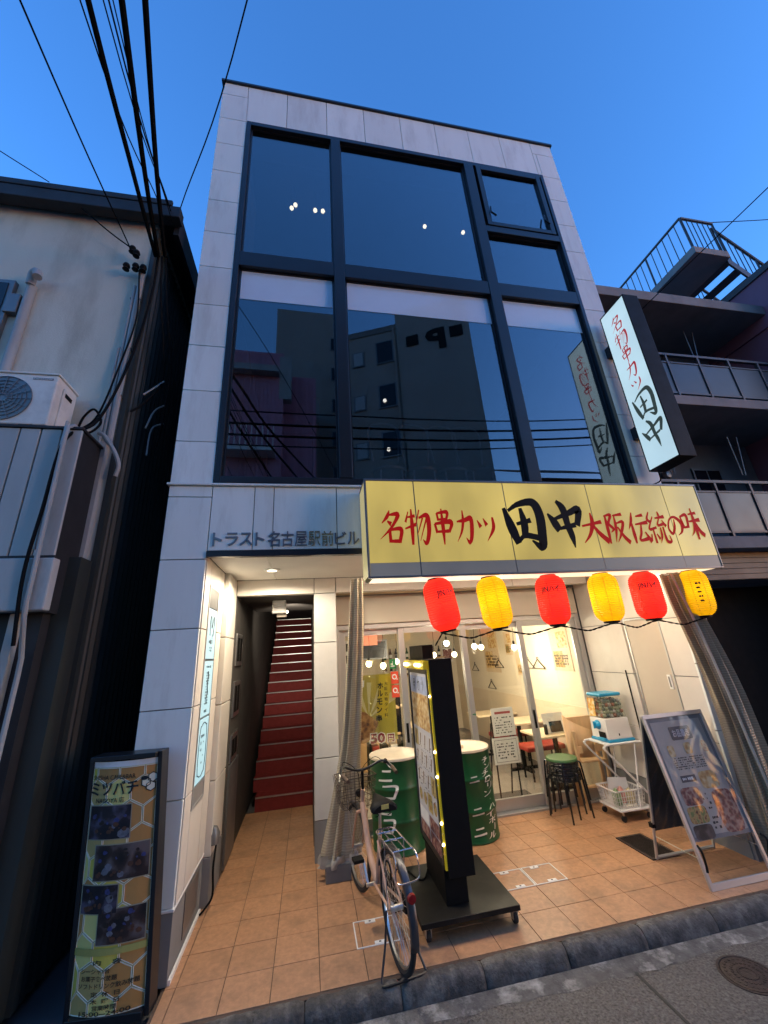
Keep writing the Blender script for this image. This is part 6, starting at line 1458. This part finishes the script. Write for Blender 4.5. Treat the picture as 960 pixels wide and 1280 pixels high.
cable([(-1.745, 3.64, 6.52), (-1.76, 3.69, 6.1), (-1.80, 3.70, 5.5), (-1.88, 3.67, 4.8), (-1.96, 3.55, 4.2), (-2.03, 3.30, 3.85), (-2.05, 3.27, 3.2), (-2.06, 3.26, 2.7), (-2.02, 3.27, 2.2)], .013, 'dark bundle of cables running down the corner of the old house')
cable([(-1.70, 3.64, 6.52), (-1.68, 3.72, 6.0), (-1.62, 3.85, 5.4), (-1.62, 3.95, 5.0), (-1.70, 3.80, 4.6), (-1.78, 3.74, 4.45)], .012, 'cable looping off the corner into the dark gap')
cable([(-1.66, 3.64, 6.5), (-1.60, 3.76, 5.8), (-1.55, 3.95, 5.2), (-1.57, 4.0, 4.6), (-1.60, 4.0, 4.2)], .010, 'thin cable hanging inside the dark gap')
cable([(-1.92, 3.66, 6.30), (-1.86, 3.67, 5.6), (-1.93, 3.66, 4.9), (-1.99, 3.60, 4.3), (-2.04, 3.45, 4.03)], .009, 'thin black cable beside the grey conduits')
for k, (y, z) in enumerate(((3.95, 5.0), (4.05, 4.75), (4.1, 4.55))):
    tag(MB().tube(spline([(-1.60, y, z), (-1.66 - .02 * k, y - .03, z - .1), (-1.74 + .03 * k, y - .10, z - .26 - .1 * k)], 4), .009, 6).obj('cable_sleeve', 'grey_pvc', None, smooth=True), ('upper', 'middle', 'lower')[k] + ' grey cable sleeve in the gap between the houses', 'cable sleeve')
cable([(11.2, -3.0, 11.9), (9.4, 0.0, 10.35), (7.59, 3.0, 8.94), (6.4, 5.0, 8.0)], .010, 'thin wire from the right edge of the sky to the apartment balcony')
cable([(19.0, 4.7, 13.8), (15.0, 4.85, 12.8), (11.9, 5.0, 12.1), (9.6, 5.06, 11.58)], .010, 'faint wire to the roof stair railing')
# wires over the street behind the viewer: mirrored in the windows
for k, (z, y, s) in enumerate(((7.75, -1.3, .25), (7.45, -1.3, .3), (7.30, -1.5, .35), (7.95, -1.1, .2))):
    cable([(-14, y - .6, z + .3), (-6, y, z - s * .3), (0, y, z - s * .6), (6, y, z), (14, y + .3, z + .6)], .03 if k < 2 else .018, 'street wire mirrored in the second floor windows, number %s from the top' % ('two', 'three', 'four', 'one')[k], 'street_wire')

# ================================================================== APARTMENT BLOCK ON THE RIGHT
ap = thing('apartment_block', 'grey concrete apartment block with panelled balconies on the right', 'building', (8, 5, 0))
bx('wall', 4.62, 10.10, 6.4, 12, 0, 8.6, 'concrete', ap)
bx('party_wall', 4.55, 4.75, 5.05, 6.399, 0, 8.6, 'concrete', ap)
bx('roof_slab', 4.50, 10.14, 5.0, 12, 8.601, 8.85, 'concrete', ap, bevel=.01)
bx('balcony_slab', 4.752, 10.12, 5.0, 6.399, 6.00, 6.20, 'concrete', ap, bevel=.006); bx('balcony_slab', 4.752, 10.12, 5.0, 6.399, 3.22, 3.42, 'concrete', ap, bevel=.006)
for zb in (6.20, 3.42):
    px = [4.80, 5.42, 6.18, 6.94, 7.70, 8.46, 9.22, 10.0]
    rl = MB().box(4.78, 10.05, 5.03, 5.09, zb + .98, zb + 1.03).box(4.78, 10.05, 5.04, 5.08, zb + .80, zb + .83).box(4.78, 10.05, 5.04, 5.08, zb + .07, zb + .11).obj('handrail', 'dark_rail', ap)
    for a in px: bx('railing_post', a - .02, a + .02, 5.032, 5.092, zb, zb + .979, 'dark_rail', ap)
    for a, b in zip(px[:-1], px[1:]): bx('parapet_panel', a + .021, b - .021, 5.052, 5.064, zb + .112, zb + .798, 'apt_panel', ap)
    for x in (6.9, 8.6):
        for d in (-.12, .12): tb('laundry_bracket', [(x + d, 5.6, zb + 2.3), (x + d * .3, 5.65, zb + 1.45)], .010, 'alu_dark', ap, n=6)
    for x, w in ((5.3, 1.5), (8.3, .75)):
        wn = bx('window', x, x + w, 6.36, 6.40, zb + .9 if w < 1 else zb + .05, zb + 1.95, 'alu_dark', ap)
        n_ = 2
        for i in range(n_): bx('window_pane', x + .04 + i * (w - .04) / n_, x + (i + 1) * (w - .04) / n_, 6.352, 6.359, (zb + .9 if w < 1 else zb + .05) + .05, zb + 1.9, 'dark_glass', wn)
    MB().lathe((7.55, 6.36, zb + 1.75), [(.10, 0), (.10, -.03), (.07, -.09), (.001, -.1)], 16, axis='Y').obj('vent_hood', 'alu_dark', ap, smooth=True)
MB().lathe((7.3, 6.2, 3.42 + 1.15), [(.001, -.12), (.14, -.08), (.16, .05), (.001, .1)], 16, axis='Y').obj('wall_lamp', 'white_plastic', ap, smooth=True)
bx('ground_beam', 4.752, 10.12, 5.3, 6.0, 2.75, 3.219, 'concrete_dark', ap)
for k in range(5): bx('shutter_slat', 4.76, 10.1, 5.28, 5.299, 2.76 + k * .09, 2.76 + k * .09 + .08, 'shutter', ap)
bx('garage_back', 4.752, 10.12, 6.38, 6.399, 0, 2.75, 'black', ap)
bx('garage_floor', 4.75, 10.12, 4.2, 6.38, -.05, -.02, 'concrete_dark', ap)
# roof stair: landing, flight, railing
ld = bx('stair_landing', 8.95, 9.98, 5.02, 6.35, 10.40, 10.60, 'concrete', ap, bevel=.008)
bx('stair_wall', 8.95, 9.3, 6.35, 8.3, 8.851, 10.60, 'concrete', ap)
for i in range(6):
    x = 9.99 + i * .25; z = 10.45 - i * .24
    bx('stair_tread', x, x + .24, 5.15, 6.2, z, z + .05, 'dark_rail', ap)
for y in (5.12, 6.22): MB().prism([(9.98, 10.3), (11.6, 8.75), (11.6, 9.0), (9.98, 10.55)], lambda u, v, tt: (u, tt, v), y - .02, y + .02).obj('stair_stringer', 'dark_rail', ap)
def railing(p, q, n, h=1.0):
    p, q = Vector(p), Vector(q)
    tb('stair_handrail', [p + Vector((0, 0, h)), q + Vector((0, 0, h))], .035, 'dark_rail', ap, n=6)
    for i in range(n + 1):
        a = p + (q - p) * (i / n); tb('baluster', [a, a + Vector((0, 0, h))], .024 if i % 6 == 0 else .011, 'dark_rail', ap, n=5)
railing((8.98, 5.05, 10.60), (8.98, 8.2, 10.60), 18); railing((9.0, 5.05, 10.60), (9.95, 5.05, 10.60), 6)
railing((9.98, 5.12, 10.55), (11.6, 5.12, 9.0), 10); railing((9.98, 6.22, 10.55), (11.6, 6.22, 9.0), 10)
pk = thing('pink_building', 'dusky pink building at the right edge beyond the balconies', 'building', (13, 6, 0))
bx('wall', 10.15, 18, 4.35, 12, 0, 9.55, 'pink_wall', pk)
bx('roof_edge', 10.10, 18.05, 4.30, 12, 9.551, 9.70, 'concrete_dark', pk)
bx('string_course', 10.10, 10.149, 4.4, 6.3, 8.30, 8.60, 'pink_wall', pk)

# ================================================================== BUILDINGS ACROSS THE STREET (seen mirrored in the windows)
TR, TL, TE = Vector((7.33, -5.48, 0)), Vector((4.18, -6.90, 0)), Vector((1.75, -8.0, 0))
d = (TR - TE).normalized(); nrm = Vector((-d.y, d.x, 0))       # nrm looks towards the street
tw = thing('parking_tower', 'tall concrete block with a letter P across the street, mirrored in the windows', 'building', (4.5, -7, 0))
def tw_p(s, dep, z): return TE + d * s + nrm * dep + Vector((0, 0, z))
LT = (TR - TE).length; sB = (TL - TE).length
def tw_box(nm, s0, s1, d0, d1, z0, z1, m, par=tw):
    c = [tw_p(s, q, z) for z in (z0, z1) for s, q in ((s0, d0), (s1, d0), (s1, d1), (s0, d1))]
    return MB().add(c, [(0, 3, 2, 1), (4, 5, 6, 7), (0, 1, 5, 4), (1, 2, 6, 5), (2, 3, 7, 6), (3, 0, 4, 7)]).obj(nm, m, par)
tw_box('wall', sB, LT, -9, 0, -.1, 17.95, 'tower'); tw_box('wall', 0, sB, -9, -.12, -.1, 17.0, 'tower'); tw_box('parapet', 0, sB, -.5, -.08, 17.0, 17.35, 'concrete')
for r in range(6):
    z = 15.2 - r * 2.55
    w = tw_box('window', .35, .95, -.2, -.06, z, z + .85, 'alu_dark'); tw_box('window_pane', .42, .88, -.05, -.045, z + .06, z + .79, 'frosted', w)
    w = tw_box('window', 1.55, 2.45, -.2, -.06, z - .1, z + 1.2, 'alu_dark'); tw_box('window_pane', 1.62, 2.38, -.05, -.045, z - .03, z + 1.13, 'dark_glass', w)
    if r in (1, 2, 3): MB().ball(tw_p(1.85, .0, z + .25), .09, 8).obj('room_lamp', glow('tower_lamp%d' % r, (1, .95, .85), 5.0), w)
tb('drain_pipe', [tw_p(sB - .15, .03, 0), tw_p(sB - .15, .03, 17)], .06, 'tower', tw)
pfn = lambda s, z: (lambda u, v: tw_p(s - u, .03, z + v))
text('letter', 'P', .95, 1.25, pfn(sB + 1.85, 15.75), 'black', tw, .05)
for s in (sB + .75, sB + 2.85): tw_box('sign_square', s - .3, s + .3, .01, .05, 15.65, 16.25, 'black')
MB().lathe(tw_p(sB - 1.3, -2, 17.0), [(.7, 0), (.75, .5), (.6, 1.0), (.001, 1.3)], 18).obj('roof_tank', 'steel', tw, smooth=True)
gr = thing('grey_block', 'grey apartment block across the street, mirrored beside the pink house', 'building', (0.5, -11, 0))
bx('wall', -1.85, 2.0, -18, -10.6, -.1, 21.4, 'tower', gr)
for r in range(7):
    w = bx('window', 1.2, 1.8, -10.62, -10.56, 6 + r * 2.1, 6.9 + r * 2.1, 'alu_dark', gr); bx('window_pane', 1.25, 1.75, -10.555, -10.55, 6.05 + r * 2.1, 6.85 + r * 2.1, 'dark_glass', w)
ph = thing('pink_house', 'pink clad house across the street, mirrored in the left window', 'building', (-2, -7, 0))
MT['pink_clad'] = mat('pink_clad', (0.55, 0.24, 0.33), .6, var=.12, scale=2.2, streak=.95, rnd=.08)
bx('wall', -3.3, -1.1, -12, -6.6, -.1, 14.6, 'pink_clad', ph); bx('wall', -1.1, .3, -12, -7.6, -.1, 14.2, 'pink_clad', ph)
for i in range(14): bx('cladding_strip', -3.3 + i * .16, -3.3 + i * .16 + .13, -6.6, -6.57, 0, 14.5, 'pink_clad', ph)
for i in range(9): bx('cladding_strip', -1.1 + i * .155, -1.1 + i * .155 + .125, -7.6, -7.57, 0, 14.1, 'pink_clad', ph)
bx('balcony', -3.4, -1.3, -6.57, -5.9, 9.4, 9.55, 'white_paint', ph)
for i in range(11): bx('balcony_bar', -3.38 + i * .2, -3.34 + i * .2, -5.95, -5.91, 9.55, 10.5, 'white_paint', ph)
bx('balcony_rail', -3.4, -1.3, -5.97, -5.89, 10.5, 10.56, 'white_paint', ph); bx('duct', -1.25, -.75, -6.9, -6.56, 12.2, 14.4, 'grey_pvc', ph); bx('duct', -3.3, -1.26, -6.56, -6.2, 13.3, 13.6, 'grey_pvc', ph)
w = bx('window', -3.2, -2.7, -6.57, -6.53, 6.3, 7.2, 'white_paint', ph); bx('window_pane', -3.14, -2.76, -6.529, -6.52, 6.36, 7.14, 'dark_glass', w)
lw = thing('low_house', 'low tiled house across the street, mirrored in the right window', 'house', (13, -9, 0))
bx('wall', 9.6, 13.9, -14, -6.8, -.1, 8.9, 'concrete_dark', lw)
for k in range(9): MB().prism([(-6.3 - k * .38, 8.9 + k * .2), (-6.7 - k * .38, 9.1 + k * .2), (-6.7 - k * .38, 9.16 + k * .2), (-6.3 - k * .38, 8.97 + k * .2)], lambda u, v, tt: (tt, u, v), 9.3, 14.1).obj('roof_tile_row', 'roof_dark' if 0 else 'concrete', lw)
